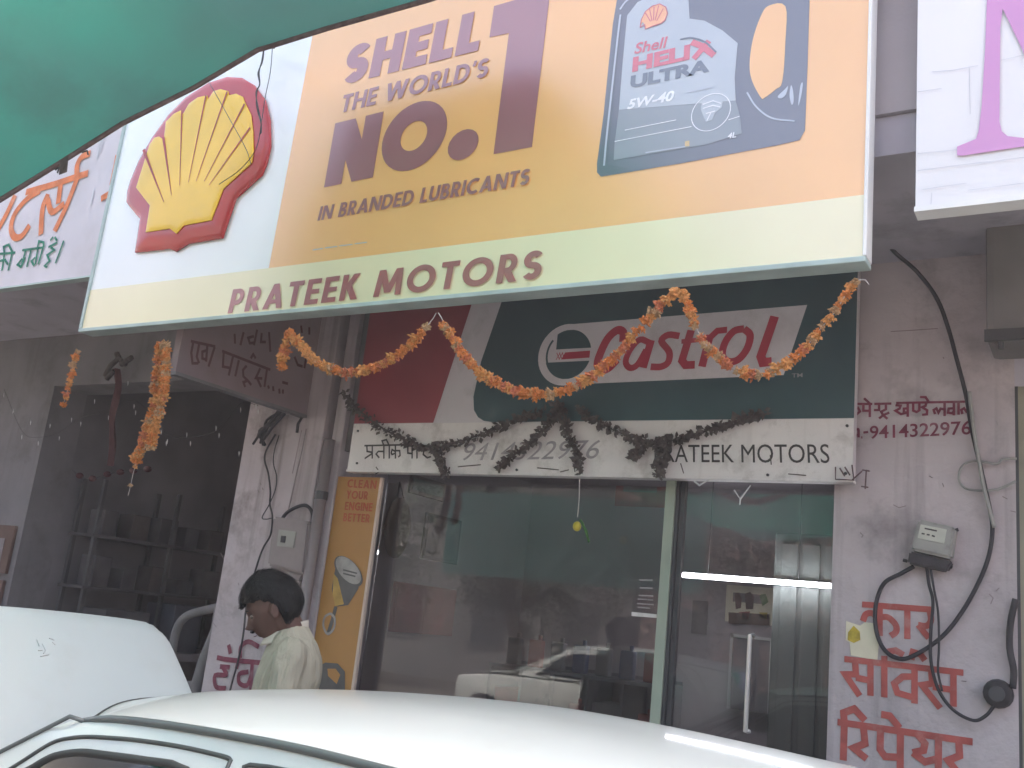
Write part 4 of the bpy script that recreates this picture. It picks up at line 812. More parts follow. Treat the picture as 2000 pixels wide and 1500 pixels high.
# ---- inside the left bay --------------------------------------------------
lb = thing('poster_boards', 'brown boards with faded notices on the far left pillar', 'notice board', (-7.6, FY - .03, .9))
for i, (z, h) in enumerate([(1.55, .36), (1.14, .36), (.7, .38)]):
    MB().box(-8.6, -7.16, FY - .03, FY - .003, z, z + h, .004).obj('board', M['brown_in'], lb)
    MB().box(-7.5, -7.25, FY - .034, FY - .0305, z + .08, z + h - .1).obj('faded_notice', M['dull_print'], lb)
bt = thing('workshop_bench', 'dark cluttered work bench along the side wall of the left bay', 'bench', (-6.8, 6, .2))
MB().box(-7.09, -6.55, 5.0, 7.2, 1.0, 1.06, .005).obj('bench_top', M['laminate'], bt)
for y in (5.05, 6.1, 7.1): MB().box(-6.62, -6.56, y, y + .06, .2, 1.0).obj('leg', M['dark_metal'], bt)
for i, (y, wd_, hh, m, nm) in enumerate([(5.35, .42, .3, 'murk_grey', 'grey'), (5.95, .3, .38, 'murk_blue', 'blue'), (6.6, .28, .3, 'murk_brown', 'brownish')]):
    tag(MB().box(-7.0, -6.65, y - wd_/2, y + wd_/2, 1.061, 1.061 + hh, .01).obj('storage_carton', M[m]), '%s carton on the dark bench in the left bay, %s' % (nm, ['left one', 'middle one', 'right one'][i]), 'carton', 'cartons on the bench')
# red ribbon and dark cloth knot hanging under the lintel
rbn = thing('red_ribbon', 'dull red ribbon with dark knotted top hanging under the left lintel', 'ribbon', at(230, 900, 4.5))
mb = MB()
mb.grid(lambda u_, v_: at(226 - 8*v_ + 12*(u_-.5) + 3*math.sin(v_*9), 720 + 190*v_, 4.5) + Vector((0, .02*math.sin(u_*7 + v_*5), 0)), 3, 14)
mb.obj('ribbon_cloth', M['red_cloth'], rbn, True)
mb = MB()
for s in [[(205,735),(215,715),(232,700),(245,712)], [(232,700),(228,690)], [(236,712),(258,698)], [(208,740),(222,725)]]: mb.tube([at(x, y, 4.48) for x, y in s], .02, 6)
mb.obj('knot', M['leaf_dry'], rbn, True)
# spare car door leaning by the pillar
sdx = thing('spare_car_door', 'dark grey car door frame leaning in the left bay beside the white pillar', 'car door', at(400, 1360, 4.9))
SPY = 4.95
mb = MB()
mb.tube(spline([at(x, y, SPY) for x, y in [(330,1330),(342,1240),(362,1205),(400,1192),(432,1185)]], 5), .03, 8)
mb.tube([at(x, y, SPY) for x, y in [(432,1185),(425,1230),(400,1290),(385,1340),(380,1400)]], .045, 8)
mb.obj('window_frame', M['box_a'], sdx, True)
mb = MB(); P4 = [at(x, y, SPY) for x, y in [(330,1330),(420,1330),(410,1600),(320,1600)]]
mb.add(list(P4) + [p + Vector((0, .08, 0)) for p in P4], [(0,1,2,3),(7,6,5,4),(0,4,5,1),(1,5,6,2),(2,6,7,3),(3,7,4,0)]); mb.obj('door_skin', M['box_a'], sdx)

# ================================================================== CABLES, METERS
def cable(name, label, pts, r, m='cable', Y=None, cat='cable', group=None):
    q = [at(p[0], p[1], p[2] if len(p) > 2 else Y) for p in pts]
    o = MB().tube(spline(q, 6), r, 7).obj(name, M[m], None, True); return tag(o, label, cat, group)
CB = FY - .03
cable('power_cable', 'thick black cable looping down the pink pillar from behind the big sign to the meter',
      [(1774,322,3.9),(1745,338,3.9),(1722,368,3.9),(1712,410,4.15),(1716,448,4.35),(1745,490,4.45),(1790,530,4.5),(1828,580,4.52),(1850,635,4.54),(1868,700,4.55),(1886,770),(1898,840),(1912,900),(1928,970),(1938,1030),(1930,1090),(1905,1150),(1872,1205),(1840,1243),(1800,1272),(1762,1287),(1730,1272),(1712,1235),(1710,1185),(1726,1140),(1760,1120),(1785,1106)], .0092, Y=CB)
cable('thin_cable', 'grey thinner cable taped beside the thick black one on the pink pillar',
      [(1893,765),(1897,800),(1905,860),(1912,900),(1921,950),(1930,985),(1942,1030)], .008, 'meter', Y=CB - .02)
cable('meter_cable', 'black twin cable hanging from the tilted meter down to the round socket',
      [(1810,1105),(1814,1140),(1822,1175),(1818,1230),(1818,1290),(1832,1345),(1860,1385),(1900,1407),(1925,1398),(1942,1378)], .007, Y=CB - .01)
cable('meter_cable', 'thin black cable from the meter crossing the red lettering beside the twin cable',
      [(1818,1112),(1824,1150),(1832,1195),(1834,1260),(1832,1310),(1840,1350)], .005, Y=CB - .02)
cable('coiled_wire', 'loose loop of grey wire on the pink pillar near the right wall corner',
      [(1984,940),(1950,955),(1915,958),(1885,953),(1873,935),(1880,910),(1905,900),(1945,906),(1958,897),(1986,896)], .0055, 'meter', Y=CB)
# round socket and conduit
sk = thing('wall_socket', 'round dusty black socket at the lower right edge of the pink pillar', 'socket', at(1955, 1370, CB))
p = at(1950, 1355, FY); mb = MB().tube([(p.x, FY - .06, p.z), (p.x, FY - .002, p.z)], [.05, .058], 16); mb.obj('socket_body', M['socket'], sk, True)
MB().tube([(p.x, FY - .075, p.z), (p.x, FY - .061, p.z)], .03, 12).obj('socket_cap', M['dark_metal'], sk)
MB().tube(spline([at(x, y, CB) for x, y in [(1984,1170),(1974,1215),(1972,1265),(1980,1310),(1978,1345)]], 5), .013, 8).obj('conduit', M['socket'], sk, True)
# tilted meter
mt = thing('electricity_meter', 'small tilted grey meter box with a cream plate on the pink pillar', 'meter', at(1820, 1100, CB))
def oriented(corners, depth, mat, name, parent, yb, bevel=.008):
    """box whose front face has the four pixel corners, standing off the wall"""
    q = [at(x, y, yb) for x, y in corners]; bm = bmesh.new()
    v = [bm.verts.new(p) for p in q] + [bm.verts.new(p + Vector((0, depth, 0))) for p in q]
    for f in [(0,1,2,3),(7,6,5,4),(0,4,5,1),(1,5,6,2),(2,6,7,3),(3,7,4,0)]: bm.faces.new([v[i] for i in f])
    bmesh.ops.recalc_face_normals(bm, faces=bm.faces)
    if bevel: bmesh.ops.bevel(bm, geom=bm.edges[:], offset=bevel, segments=2, affect='EDGES')
    bm.verts.index_update()
    o = mk(name, [x.co.copy() for x in bm.verts], [[x.index for x in f.verts] for f in bm.faces], mat, parent); bm.free(); return auto_smooth(o, 50)
oriented([(1793,1013),(1866,1030),(1858,1092),(1779,1074)], .085, M['meter'], 'meter_case', mt, FY - .09, .01)
oriented([(1798,1024),(1849,1034),(1844,1062),(1792,1051)], .004, M['plate'], 'meter_plate', mt, FY - .094, .001)
oriented([(1776,1076),(1860,1096),(1848,1116),(1772,1100)], .07, M['socket'], 'terminal_cover', mt, FY - .075, .008)
MP = PlaneY(FY - .095)
flat('meter_digits', MP, pxstrokes(MP, [[(1800,1042),(1806,1043)], [(1810,1044),(1816,1045)], [(1820,1046),(1826,1048)], [(1806,1032),(1830,1037)]], 3), .001, M['socket'], mt)
for s in [[(1772,1096),(1764,1094)], [(1850,1104),(1860,1108)], [(1866,1036),(1872,1034)]]:
    MB().tube([at(x, y, FY - .03) for x, y in s], .008, 6).obj('mounting_lug', M['socket'], mt)
# left meter
ml = thing('old_meter_box', 'brownish grey meter cabinet with arched cable on the white left pillar', 'meter', at(565, 1100, CB))
oriented([(532,1008),(604,1018),(592,1122),(520,1104)], .12, M['meter_brown'], 'meter_case', ml, FY - .125, .014)
oriented([(544,1034),(578,1038),(573,1070),(540,1066)], .006, M['meter'], 'meter_window', ml, FY - .131, .002)
oriented([(549,1046),(558,1047),(556,1060),(547,1059)], .004, M['socket'], 'meter_dial', ml, FY - .135, .001)
oriented([(528,1104),(592,1122),(584,1136),(524,1120)], .08, M['meter_brown'], 'terminal_cover', ml, FY - .09, .008)
MB().tube(spline([at(x, y, FY - .05) for x, y in [(548,1018),(562,1000),(590,987),(606,994),(612,1020),(610,1080),(604,1124)]], 5), .011, 8).obj('arched_cable', M['cable'], ml, True)
cable('pillar_wire', 'thin black wire wandering down the white pillar on its left side', [(538,848),(520,880),(517,900),(524,925),(528,960),(527,985),(532,1010),(528,1045),(514,1070),(500,1110),(482,1180),(475,1240),(465,1290),(448,1355),(440,1420)], .006, Y=CB)
cable('pillar_wire', 'thinner black wire crossing beside the other wire on the white pillar', [(545,850),(536,880),(534,905),(540,930),(538,955),(526,985),(512,1010),(520,1014),(530,1012)], .0035, Y=CB - .01)
cable('pillar_wire', 'grey wire running down the right part of the white pillar to the meter', [(598,838),(590,880),(578,930),(566,985),(562,1000)], .004, 'meter_brown', Y=CB)
bu = thing('cable_bundle', 'dark tangled cable bundle under the projecting board at the pillar top', 'cable bundle', at(540, 830, CB))
mb = MB(); random.seed(3)
for i in range(9):
    a = [(548 + random.uniform(-10, 22), 800 + random.uniform(-6, 10)), (530 + random.uniform(-12, 12), 825 + random.uniform(-8, 8)), (508 + random.uniform(-6, 10), 850 + random.uniform(-10, 8)), (500 + random.uniform(-6, 22), 862 + random.uniform(-8, 8))]
    mb.tube(spline([at(x, y, FY - .05 - .03*random.random()) for x, y in a], 4), .009, 6)
mb.tube([at(578, 806, FY - .05), at(592, 812, FY - .05), at(582, 828, FY - .05), at(580, 845, FY - .05)], .01, 6)
mb.obj('tangled_cables', M['cable'], bu, True)

# ================================================================== GARLANDS
def flower_mesh(seed, mat):
    rnd = random.Random(seed); v = []; f = []
    for layer, (n, rr, lift, ln) in enumerate([(11, .010, -.006, .017), (10, .008, -.001, .016), (8, .004, .004, .013), (5, .001, .007, .009)]):
        for i in range(n):
            a = 2*math.pi*(i + rnd.random()*.7)/n + layer; l = ln * rnd.uniform(.7, 1.65); wd_ = .0046 * rnd.uniform(.7, 1.4); dz = rnd.uniform(-.006, .006)
            d = Vector((math.cos(a), math.sin(a), 0)); s = Vector((-d.y, d.x, 0)); b0 = len(v)
            base = d * rr * .4 + Vector((0, 0, lift))
            v += [base - s*wd_*.5, base + s*wd_*.5, base + d*l*.7 + s*wd_ + Vector((0, 0, dz + .002)), base + d*l + Vector((0, 0, dz*1.6 - .001)), base + d*l*.7 - s*wd_ + Vector((0, 0, dz + .001))]
            f.append((b0, b0+1, b0+2, b0+3, b0+4))
            v += [p + Vector((0, 0, -.004)) for p in v[b0:b0+5]]; f.append((b0+9, b0+8, b0+7, b0+6, b0+5)); f.append((b0+2, b0+3, b0+8, b0+7)); f.append((b0+3, b0+4, b0+9, b0+8))
    me = bpy.data.meshes.new('marigold'); me.from_pydata(v, [], f); me.materials.append(mat); me.update(); return me
FM = [flower_mesh(i, MG[i % 4]) for i in range(8)]
grnd = random.Random(11)
def strand(root, pts, step, size=1.0, fade=0.0, jitter=.004, skip=0.0, aniso=False):
    q = spline(pts, 10); MB().tube(q, .0016, 4).obj('thread', M['string'], root)
    L = 0; nxt = step * .4
    for i in range(len(q) - 1):
        a, b = q[i], q[i+1]; d = (b - a).length
        while nxt <= L + d:
            p = a.lerp(b, (nxt - L) / max(d, 1e-6)); nxt += step * grnd.uniform(.95, 2.1)
            if grnd.random() < skip: continue
            pick = grnd.choices(range(8), weights=[4, 4, 2, 1 + 6*fade, 4, 4, 2, 1 + 6*fade])[0]
            o = bpy.data.objects.new('marigold', FM[pick]); C.objects.link(o); o.parent = root
            dr_ = (b - a).normalized()
            ax = dr_.to_track_quat('Z', 'Y').to_euler(); ax.x += grnd.uniform(-.45, .45); ax.y += grnd.uniform(-.45, .45)
            if grnd.random() < .4: ax = Vector((0, -1, 0)).to_track_quat('Z', 'Y').to_euler(); ax.x += grnd.uniform(-.6, .6); ax.z += grnd.uniform(-.6, .6)
            o.rotation_euler = ax
            s = size * grnd.uniform(.7, 1.15); o.scale = (s, s, s * 1.25)
            o.location = p - wpos(root) + Vector((grnd.uniform(-1, 1), grnd.uniform(-1, 1), grnd.uniform(-1, 1))) * jitter
        L += d
GYp = BY - .03
def gar(label, px, step, size, **k):
    pts = [at(x, y, GYp) for x, y in px]
    t = thing('marigold_garland', label, 'garland', pts[0], 'marigold garlands hung from the bottom of the big sign')
    strand(t, pts, step, size, **k); return t
gar('short orange marigold strand hanging below the left corner of the big sign', [(152,686),(143,710),(138,740),(130,768),(122,795)], .019, .95, fade=.3)
t = gar('thick double marigold strand hanging with a thin thread end over the dark bay', [(314,672),(310,700),(306,740),(300,780),(292,820),(284,850),(272,880),(266,905),(258,930),(254,946),(250,965)][:8], .0115, 1.25)
strand(t, [at(x, y, GYp - .02) for x, y in [(322,676),(324,700),(322,740),(316,780),(308,815),(300,850),(292,875)]], .0125, 1.15)
strand(t, [at(x, y, GYp) for x, y in [(266,905),(260,925),(256,944),(250,968)]], .05, .7)
gar('short marigold tail beside the first swag under the letter P', [(566,650),(556,672),(552,695),(549,722)], .013, 1.1)
gar('leftmost marigold swag between the tail and the thread knot', [(562,648),(585,672),(610,700),(640,718),(675,727),(715,722),(755,706),(790,682),(815,656),(835,634)], .0128, 1.1)
gar('middle marigold swag dipping across the round emblem of the green board', [(866,634),(885,662),(910,700),(940,730),(975,752),(1015,766),(1060,770),(1105,762),(1150,738),(1190,704),(1225,668),(1255,635),(1290,596),(1318,570)], .0135, 1.0)
gar('rightmost marigold swag rising to the right end of the big sign', [(1330,570),(1345,605),(1362,645),(1388,685),(1420,714),(1455,730),(1490,732),(1530,712),(1565,688),(1600,645),(1630,610),(1652,575),(1670,548)], .0148, .92, fade=.35, skip=.08)
th = thing('garland_thread', 'pale thread knot tying two marigold swags to the sign rail', 'thread', at(855, 615, GYp))
MB().tube([at(836, 634, GYp), at(846, 622, GYp), at(852, 611, GYp)], .002, 4).tube([at(868, 634, GYp), at(862, 620, GYp), at(856, 611, GYp)], .002, 4).tube([at(1672, 548, GYp), at(1690, 546, GYp), at(1697, 556, GYp)], .0018, 4).obj('thread_loop', M['string'], th)

# dark dried leaf festoons on the green board
lrnd = random.Random(5)
def festoon(label, paths, Y=CY - .04, wpx=1.0):
    t = thing('dried_leaf_garland', label, 'garland', at(paths[0][0][0], paths[0][0][1], Y), 'dried leaf garlands on the green board')
    v = []; f = []
    for path in paths:
        w0, w1 = path[-1] if isinstance(path[-1], tuple) and len(path[-1]) == 2 and path[-1][0] < 1 else (.022, .022)
        pp_ = [p for p in path if p[0] > 1]
        q = spline([at(x, y, Y) for x, y in pp_], 10); n = len(q)
        MB().tube(q, [(.17*(w0 + (w1-w0)*i/(n-1))) for i in range(n)], 6).obj('twine', M['leaf_dry'], t)
        for i in range(n):
            ww = .95 * (w0 + (w1 - w0) * i / (n - 1))
            for k in range(7):
                p = q[i] + Vector((lrnd.uniform(-1, 1), lrnd.uniform(-.5, .3), lrnd.uniform(-1, 1))) * ww * .75
                d = Vector((lrnd.uniform(-1, 1), lrnd.uniform(-.6, .2), lrnd.uniform(-1.3, .6))).normalized(); s = d.cross(Vector((lrnd.uniform(-.3, .3), -1, lrnd.uniform(-.3, .3)))).normalized()
                l = lrnd.uniform(.014, .042); h = l * lrnd.uniform(.18, .4); b0 = len(v)
                v += [p, p + d*l*.5 + s*h, p + d*l + Vector((0, -.004, 0)), p + d*l*.5 - s*h]; f.append((b0, b0+1, b0+2, b0+3))
    o = mk('dry_leaves', v, f, M['leaf_dry'], t); tag(o, kind='stuff'); return t
festoon('left dark dried leaf swag hanging under the red field of the board', [[(672,770),(700,800),(745,835),(800,862),(850,874),(900,862),(960,840),(1010,818),(1060,805),(.034,.02)], [(850,876),(862,900),(872,925),(.026,.02)]])
festoon('middle pair of dark dried leaf tails forking down over the white name strip', [[(1092,790),(1070,830),(1035,865),(1000,890),(975,915),(.03,.012)], [(1096,790),(1108,840),(1125,880),(1136,920),(.026,.018)]])
festoon('right dark dried leaf swag with a broad tail before the first black letters', [[(1130,795),(1170,825),(1220,848),(1275,862),(1330,856),(1385,838),(1440,820),(1490,806),(.024,.014)], [(1290,862),(1298,885),(1292,905),(1284,928),(.036,.026)], [(1262,862),(1250,878),(1238,892),(.012,.016)]])
# fairy light string in the left bay
fl = thing('fairy_light_string', 'string of small clear fairy bulbs looping across the dark left bay', 'fairy lights', at(250, 850, 4.52))
bulbs = [(8,768),(26,800),(60,822),(43,850),(75,862),(98,828),(116,852),(140,816),(158,824),(185,780),(262,790),(265,802),(250,745),(212,812),(315,840),(325,862),(365,845),(372,862),(422,832),(428,846),(470,796),(500,790),(504,800),(327,858),(467,882)]
srt = sorted(bulbs); MB().tube(spline([at(x, y - 8, 4.53) for x, y in srt[::2]], 5), .0016, 4).obj('light_wire', M['wire'], fl)
for x, y in bulbs:
    p = at(x, y, 4.52); MB().tube([p, p + Vector((.004, 0, -.014)), p + Vector((.007, 0, -.034))], [.003, .0042, .0012], 6).obj('bulb', M['bulb'], fl, True)
# faded red flowers deeper in the bay
rf = thing('faded_red_garland', 'faded red flower garland drooping deep in the dark left bay', 'garland', at(200, 920, 4.9))
rp = spline([at(x, y, 4.9) for x, y in [(110,880),(135,912),(170,935),(215,925),(255,920),(300,915)]], 8)
MB().tube(rp, .002, 4).obj('thread', M['wire'], rf)
for i in range(3, len(rp), 5):
    o = MB().sphere(rp[i], .03, .03, .024, 8, 6).obj('faded_flower', M['red_cloth'], rf, True)

# ================================================================== TARPAULIN
TY = 3.0
A0 = at(536, 84, TY); A1 = at(830, 0, TY); zA = (A0.z + A1.z) / 2
edge = [at(-260, 520, 2.15), at(-100, 445, 2.3), at(0, 390, 2.42), at(110, 322, 2.56), at(240, 240, 2.72), at(380, 170, 2.86), at(505, 96, 2.98), Vector((A0.x, TY, zA - .01)), Vector((at(640, 52, TY).x, TY, zA)), Vector((A1.x, TY, zA)), Vector((at(900, -22, TY).x, TY, zA + .005))]
es = []
for i in range(len(edge) - 1):
    for k in range(5): es.append(edge[i].lerp(edge[i+1], k/5))
es.append(edge[-1])
tp = thing('green_tarpaulin', 'big translucent green tarpaulin stretched overhead with a roped dark hem', 'tarpaulin', (es[0].x, 1, 3))
def tarp_pt(u_, v_):
    i = u_ * (len(es) - 1); k = min(int(i), len(es) - 2); p = es[k].lerp(es[k+1], i - k)
    y = p.y - 7.3 * v_
    far = Vector((p.x * .9, -4.4, 3.15))
    z = p.z + .42 * math.sin(min(v_ * 2.4, 1.57)) * (1 - u_ * .5) - .35 * v_ * v_
    z = z * (1 - v_**2) + far.z * v_**2
    wob = .035 * noise.noise(Vector((p.x * 1.3, y * 1.1, 3))) + .02 * noise.noise(Vector((p.x * 4, y * 1.4, 8)))
    return Vector((p.x * (1 - .1 * v_), y, z + wob * min(1, v_ * 14)))
MB().grid(tarp_pt, 70, 60).obj('sheet', M['tarp'], tp, True)
MB().grid(lambda u_, v_: Vector((-9.6 + 4.6*u_, -4.4 + .15*math.sin(u_*7) , 3.6 - 1.35*v_)) + Vector((0, .04*math.sin(u_*23), 0)), 40, 6).obj('back_flap', M['flap'], tp, True)  # unseen flap, set to give the teal reflection in the shop window
MB().tube([p + Vector((0, -.004, -.006)) for p in es], .013, 6).obj('hem_rope', M['rope'], tp, True)
p = at(124, 338, 2.57); MB().grid(lambda u_, v_: at(118 + 16*u_ - 3*v_, 312 + 30*v_ - 6*u_, 2.56), 2, 3).obj('hanging_strap', M['rope'], tp)
for s in [[(108,332),(116,326),(112,338)], [(160,298),(170,294),(172,302)]]: MB().tube([at(x, y, 2.56) for x, y in s], .004, 5).obj('cord_end', M['wire'], tp)
MB().tube([at(505, 90, 2.98), at(518, 86, 3.15), at(522, 90, BY - .09)], .004, 5).obj('tie_cord', M['wire'], tp)

# ================================================================== CAR
car = thing('white_car', 'white hatchback parked in front of the shop with its bonnet raised', 'car', (-1.4, 1.99, 0))
YC = 1.99
def lerp_tab(t, x):
    if x <= t[0][0]: a, b = t[0], t[1]
    elif x >= t[-1][0]: a, b = t[-2], t[-1]
    else:
        for i in range(len(t) - 1):
            if t[i][0] <= x <= t[i+1][0]: a, b = t[i], t[i+1]; break
    return a[1] + (b[1]-a[1]) * (x-a[0]) / (b[0]-a[0])
def smooth_tab(t):
    q = spline([(a, b, 0) for a, b in t], 8); return [(p.x, p.y) for p in q]
crest = smooth_tab([(-2.3, 1.265), (-2.15, 1.322), (-1.8, 1.388), (-1.3, 1.427), (-.95, 1.431), (-.5, 1.408), (0, 1.372), (.35, 1.335), (.5, 1.30)])
gut = smooth_tab([(-2.3, 1.17), (-1.98, 1.262), (-1.846, 1.322), (-1.656, 1.345), (-1.32, 1.357), (-1.05, 1.353), (-.5, 1.335), (0, 1.305), (.35, 1.26), (.5, 1.22)])
def hw(x): return .56 - .03 * max(0, (-1.5 - x)) - .02 * max(0, x)
def roof_pt(u_, v_):
    s = v_ * 2 - 1
    xf = -1.86 - .29 * (1 - s*s); xb = .28 + .12 * (1 - s*s)
    x = xf + (xb - xf) * u_
    zc, zg = lerp_tab(crest, x), lerp_tab(gut, max(x, -1.9) if abs(s) > .98 else x)
    zg = lerp_tab(gut, max(x, -1.88 - .3*(1 - s*s)))
    k = abs(s)**3.0
    return Vector((x, YC + s * hw(x), zc + (zg - zc) * k))
o = MB().grid(roof_pt, 60, 40).obj('roof', M['car'], car, True)
o.data.materials[0] = M['car']
# roof header line and gutter trims
for s_ in (0.0, 1.0):
    n = 50; mb = MB(); mb.tube([roof_pt(i/n, s_) + Vector((0, -.004 if s_ == 0 else .004, -.001)) for i in range(n+1)], .0085, 6)
    mb.obj('roof_gutter', M['trim'], car, True)
MB().tube([roof_pt(0, i/30) + Vector((-.003, 0, .0)) for i in range(31)], .003, 5).obj('windscreen_seal', M['seam'], car, True)
# greenhouse sides
BELT = .93
def side_y(z, sg): return YC + sg * (.565 + (1.345 - z) * .45)
def apx(z): return -1.862 - (1.335 - z) * 1.62          # front edge of the cabin at height z
def rpx(z): return .30 + (1.30 - z) * .75
def side_pt(sg):
    def fn(u_, v_):
        xa = -1.862 + (.30 + 1.862) * u_
        zt = lerp_tab(gut, max(xa, -1.85)) - .004; z = zt + (BELT - zt) * v_
        x0, x1 = apx(z), rpx(z); x = x0 + (x1 - x0) * u_
        return Vector((x, side_y(z, sg) if v_ > .02 else YC + sg*(hw(xa) + .002), z))
    return fn
for sg in (-1, 1):
    MB().grid(side_pt(sg), 40, 14).obj('cabin_side', M['car'], car, True)
def onside(px, py):   # a pixel on the near cabin side
    r_ = ray(px, py); Y = 1.4
    for _ in range(12):
        k_ = Y / r_.y; z = EYE + r_.z * k_; Y = side_y(z, -1)
    return Vector((r_.x * k_, Y, z))
def drape(pts, wd_, off):
    q = [onside(*p) if len(p) == 2 else Vector(p) for p in pts]; return q
def mirror(q): return [Vector((p.x, 2*YC - p.y, p.z)) for p in q]
def side_strip(name, q, r_, m, par):
    MB().tube(q, r_, 6).obj(name, M[m], par, True)
    MB().tube(mirror(q), r_, 6).obj(name, M[m], par, True)
d1 = [onside(*p) for p in [(-40,1532),(0,1513),(32,1495),(80,1464),(105,1450),(128,1443),(166,1439),(215,1441),(272,1446),(352,1458),(432,1476),(452,1484)]]
bot = onside(452, 1484); rear_b = Vector((bot.x + .015, side_y(.35, -1), .93))
fd0 = Vector((apx(.95) + .1, side_y(.95, -1), .95))
door_path = [fd0] + spline(d1, 4) + [Vector((bot.x + .008, side_y(1.1, -1), 1.1)), rear_b]
side_strip('door_seam', [p + Vector((0, -.001, 0)) for p in door_path], .0045, 'seam', car)
# glass of the front door
gpts = [onside(*p) for p in [(67,1500),(88,1487),(112,1476),(141,1471),(165,1470),(192,1473),(288,1486),(352,1500)]]
g_in = gpts + [Vector((bot.x - .06, side_y(1.235, -1), 1.245)), Vector((bot.x - .05, side_y(.97, -1), .97)), Vector((apx(.97) + .22, side_y(.97, -1), .97))]
def pane(name, q, m, par, off):
    q = [p + Vector((0, -off, 0)) for p in q]
    mk(name, q, [tuple(range(len(q)))], M[m], par); q2 = mirror(q)
    mk(name, q2, [tuple(range(len(q2)))[::-1]], M[m], par)
pane('side_window', g_in, 'car_glass', car, .004)
pane('window_backing', [Vector((p.x, p.y, p.z)) for p in g_in], 'rubber', car, .002)
side_strip('window_rubber', [p + Vector((0, -.003, 0)) for p in spline(g_in + [g_in[0]], 3)], .0085, 'rubber', car)
side_strip('pillar_trim', [roof_pt(0, 0) + Vector((.01, -.004, -.001))] + [Vector((apx(z_) - .002, side_y(z_, -1) - .002, z_)) for z_ in [1.325 - .395*i/10 for i in range(11)]], .005, 'trim', car)
# rear door: seam and glass
bx = bot.x + .055
rd = [Vector((bx, side_y(.95, -1), .95)), Vector((bx - .012, side_y(1.2, -1), 1.2)), Vector((bx - .01, side_y(1.285, -1), 1.29)), Vector((bx + .04, side_y(1.315, -1), 1.318)), Vector((-.8, side_y(1.315, -1), 1.317)), Vector((-.35, side_y(1.295, -1), 1.295)), Vector((-.1, side_y(1.23, -1), 1.23)), Vector((.1, side_y(.95, -1), .95))]
side_strip('door_seam', [p + Vector((0, -.001, 0)) for p in spline(rd, 4)], .0045, 'seam', car)
rg = [Vector((bx + .05, side_y(.97, -1), .97)), Vector((bx + .045, side_y(1.24, -1), 1.24)), Vector((bx + .09, side_y(1.272, -1), 1.272)), Vector((-.5, side_y(1.265, -1), 1.265)), Vector((-.3, side_y(1.24, -1), 1.24)), Vector((-.12, side_y(.97, -1), .97))]
pane('side_window', rg, 'car_glass', car, .004); pane('window_backing', rg, 'rubber', car, .002)
side_strip('window_rubber', [p + Vector((0, -.003, 0)) for p in rg + [rg[0]]], .0075, 'rubber', car)
# windscreen
def ws(u_, v_):
    s = u_ * 2 - 1; a = roof_pt(0, u_); b = Vector((-2.58 - .14*(1 - s*s), YC + s * .70, .96)); return a.lerp(b, .02 + .98*v_)
MB().grid(ws, 20, 8).obj('windscreen', M['car_glass'], car, True)
for sg in (0, 1):
    MB().tube([ws(sg, i/8) + Vector((0, (-.012 if sg == 0 else .012), -.006)) for i in range(9)], [.008 + .01*i/8 for i in range(9)], 8).obj('windscreen_pillar', M['car'], car, True)
def rs(u_, v_):
    s = u_ * 2 - 1; a = roof_pt(1, u_); b = Vector((.62 + .06*(1 - s*s), YC + s * .72, .95)); return a.lerp(b, .02 + .98*v_)
MB().grid(rs, 16, 6).obj('rear_window', M['car_glass'], car, True)
# lower body
def body_ring(x):
    f = max(0, (-3.0 - x) / .5); g_ = max(0, (x - .45) / .4); half = .78 - .13*f*f - .10*g_*g_
    zt = BELT - .02 if x > -2.62 else .90 - .10 * ((-2.62 - x) / .9)**2
    if x > .5: zt = .92 - .05*(x-.5)
    pr = [(-.55*half/.78, zt - .002), (-half + .03, zt), (-half, zt - .05), (-half - .02, .62), (-half, .42), (-half + .04, .24), (half - .04, .24), (half, .42), (half + .02, .62), (half, zt - .05), (half - .03, zt), (.55*half/.78, zt - .002)]
    return [Vector((x, YC + a, b)) for a, b in pr]
xs = [-3.5, -3.46, -3.38, -3.25, -3.0, -2.8, -2.62, -2.3, -1.6, -.9, -.3, .2, .5, .72, .84, .9]
v = []; f = []
for x in xs: v += body_ring(x)
n = 12
for i in range(len(xs) - 1):
    for k_ in range(n): f.append((i*n+k_, i*n+(k_+1) % n, (i+1)*n+(k_+1) % n, (i+1)*n+k_))
f.append(tuple(range(n))); f.append(tuple((len(xs)-1)*n + k_ for k_ in range(n))[::-1])
o = mk('body', v, f, M['car'], car); auto_smooth(o, 40)
MB().box(-3.3, -2.72, YC - .5, YC + .5, .86, .905, .01).obj('engine', M['car_dark'], car)
for x in (-2.95, .25):
    for sg in (-1, 1):
        y = YC + sg * .74
        wh = MB().tube([(x, y - .09, .29), (x, y + .09, .29)], .29, 28).obj('wheel', M['tyre'], car, True); auto_smooth(wh, 40)
        MB().tube([(x, y + sg*.091, .29), (x, y + sg*.098, .29)], .19, 20).obj('rim', M['rim'], wh)
        MB().tube([(x, y - .04, .31), (x, y + sg*.07, .31)], .33, 24).obj('wheel_arch', M['car_dark'], car)
for sg in (-1, 1):
    MB().sphere((-3.42, YC + sg*.5, .68), .07, .15, .09, 12, 8).obj('headlight', M['lamp_clear'], car, True)
    MB().box(.86, .905, YC + sg*.6 - .08, YC + sg*.6 + .08, .62, .85, .02).obj('tail_light', M['tail'], car)
    MB().box(bot.x - .16, bot.x - .04, YC + sg*.80 - .012, YC + sg*.80 + .012, .80, .825, .008).obj('door_handle', M['car'], car)
MB().box(-3.56, -3.42, YC - .7, YC + .7, .3, .5, .04).obj('bumper', M['car'], car)
MB().box(.86, .96, YC - .7, YC + .7, .3, .5, .04).obj('bumper', M['car'], car)
MB().box(-3.515, -3.49, YC - .36, YC + .36, .58, .74, .01).obj('grille', M['rubber'], car)
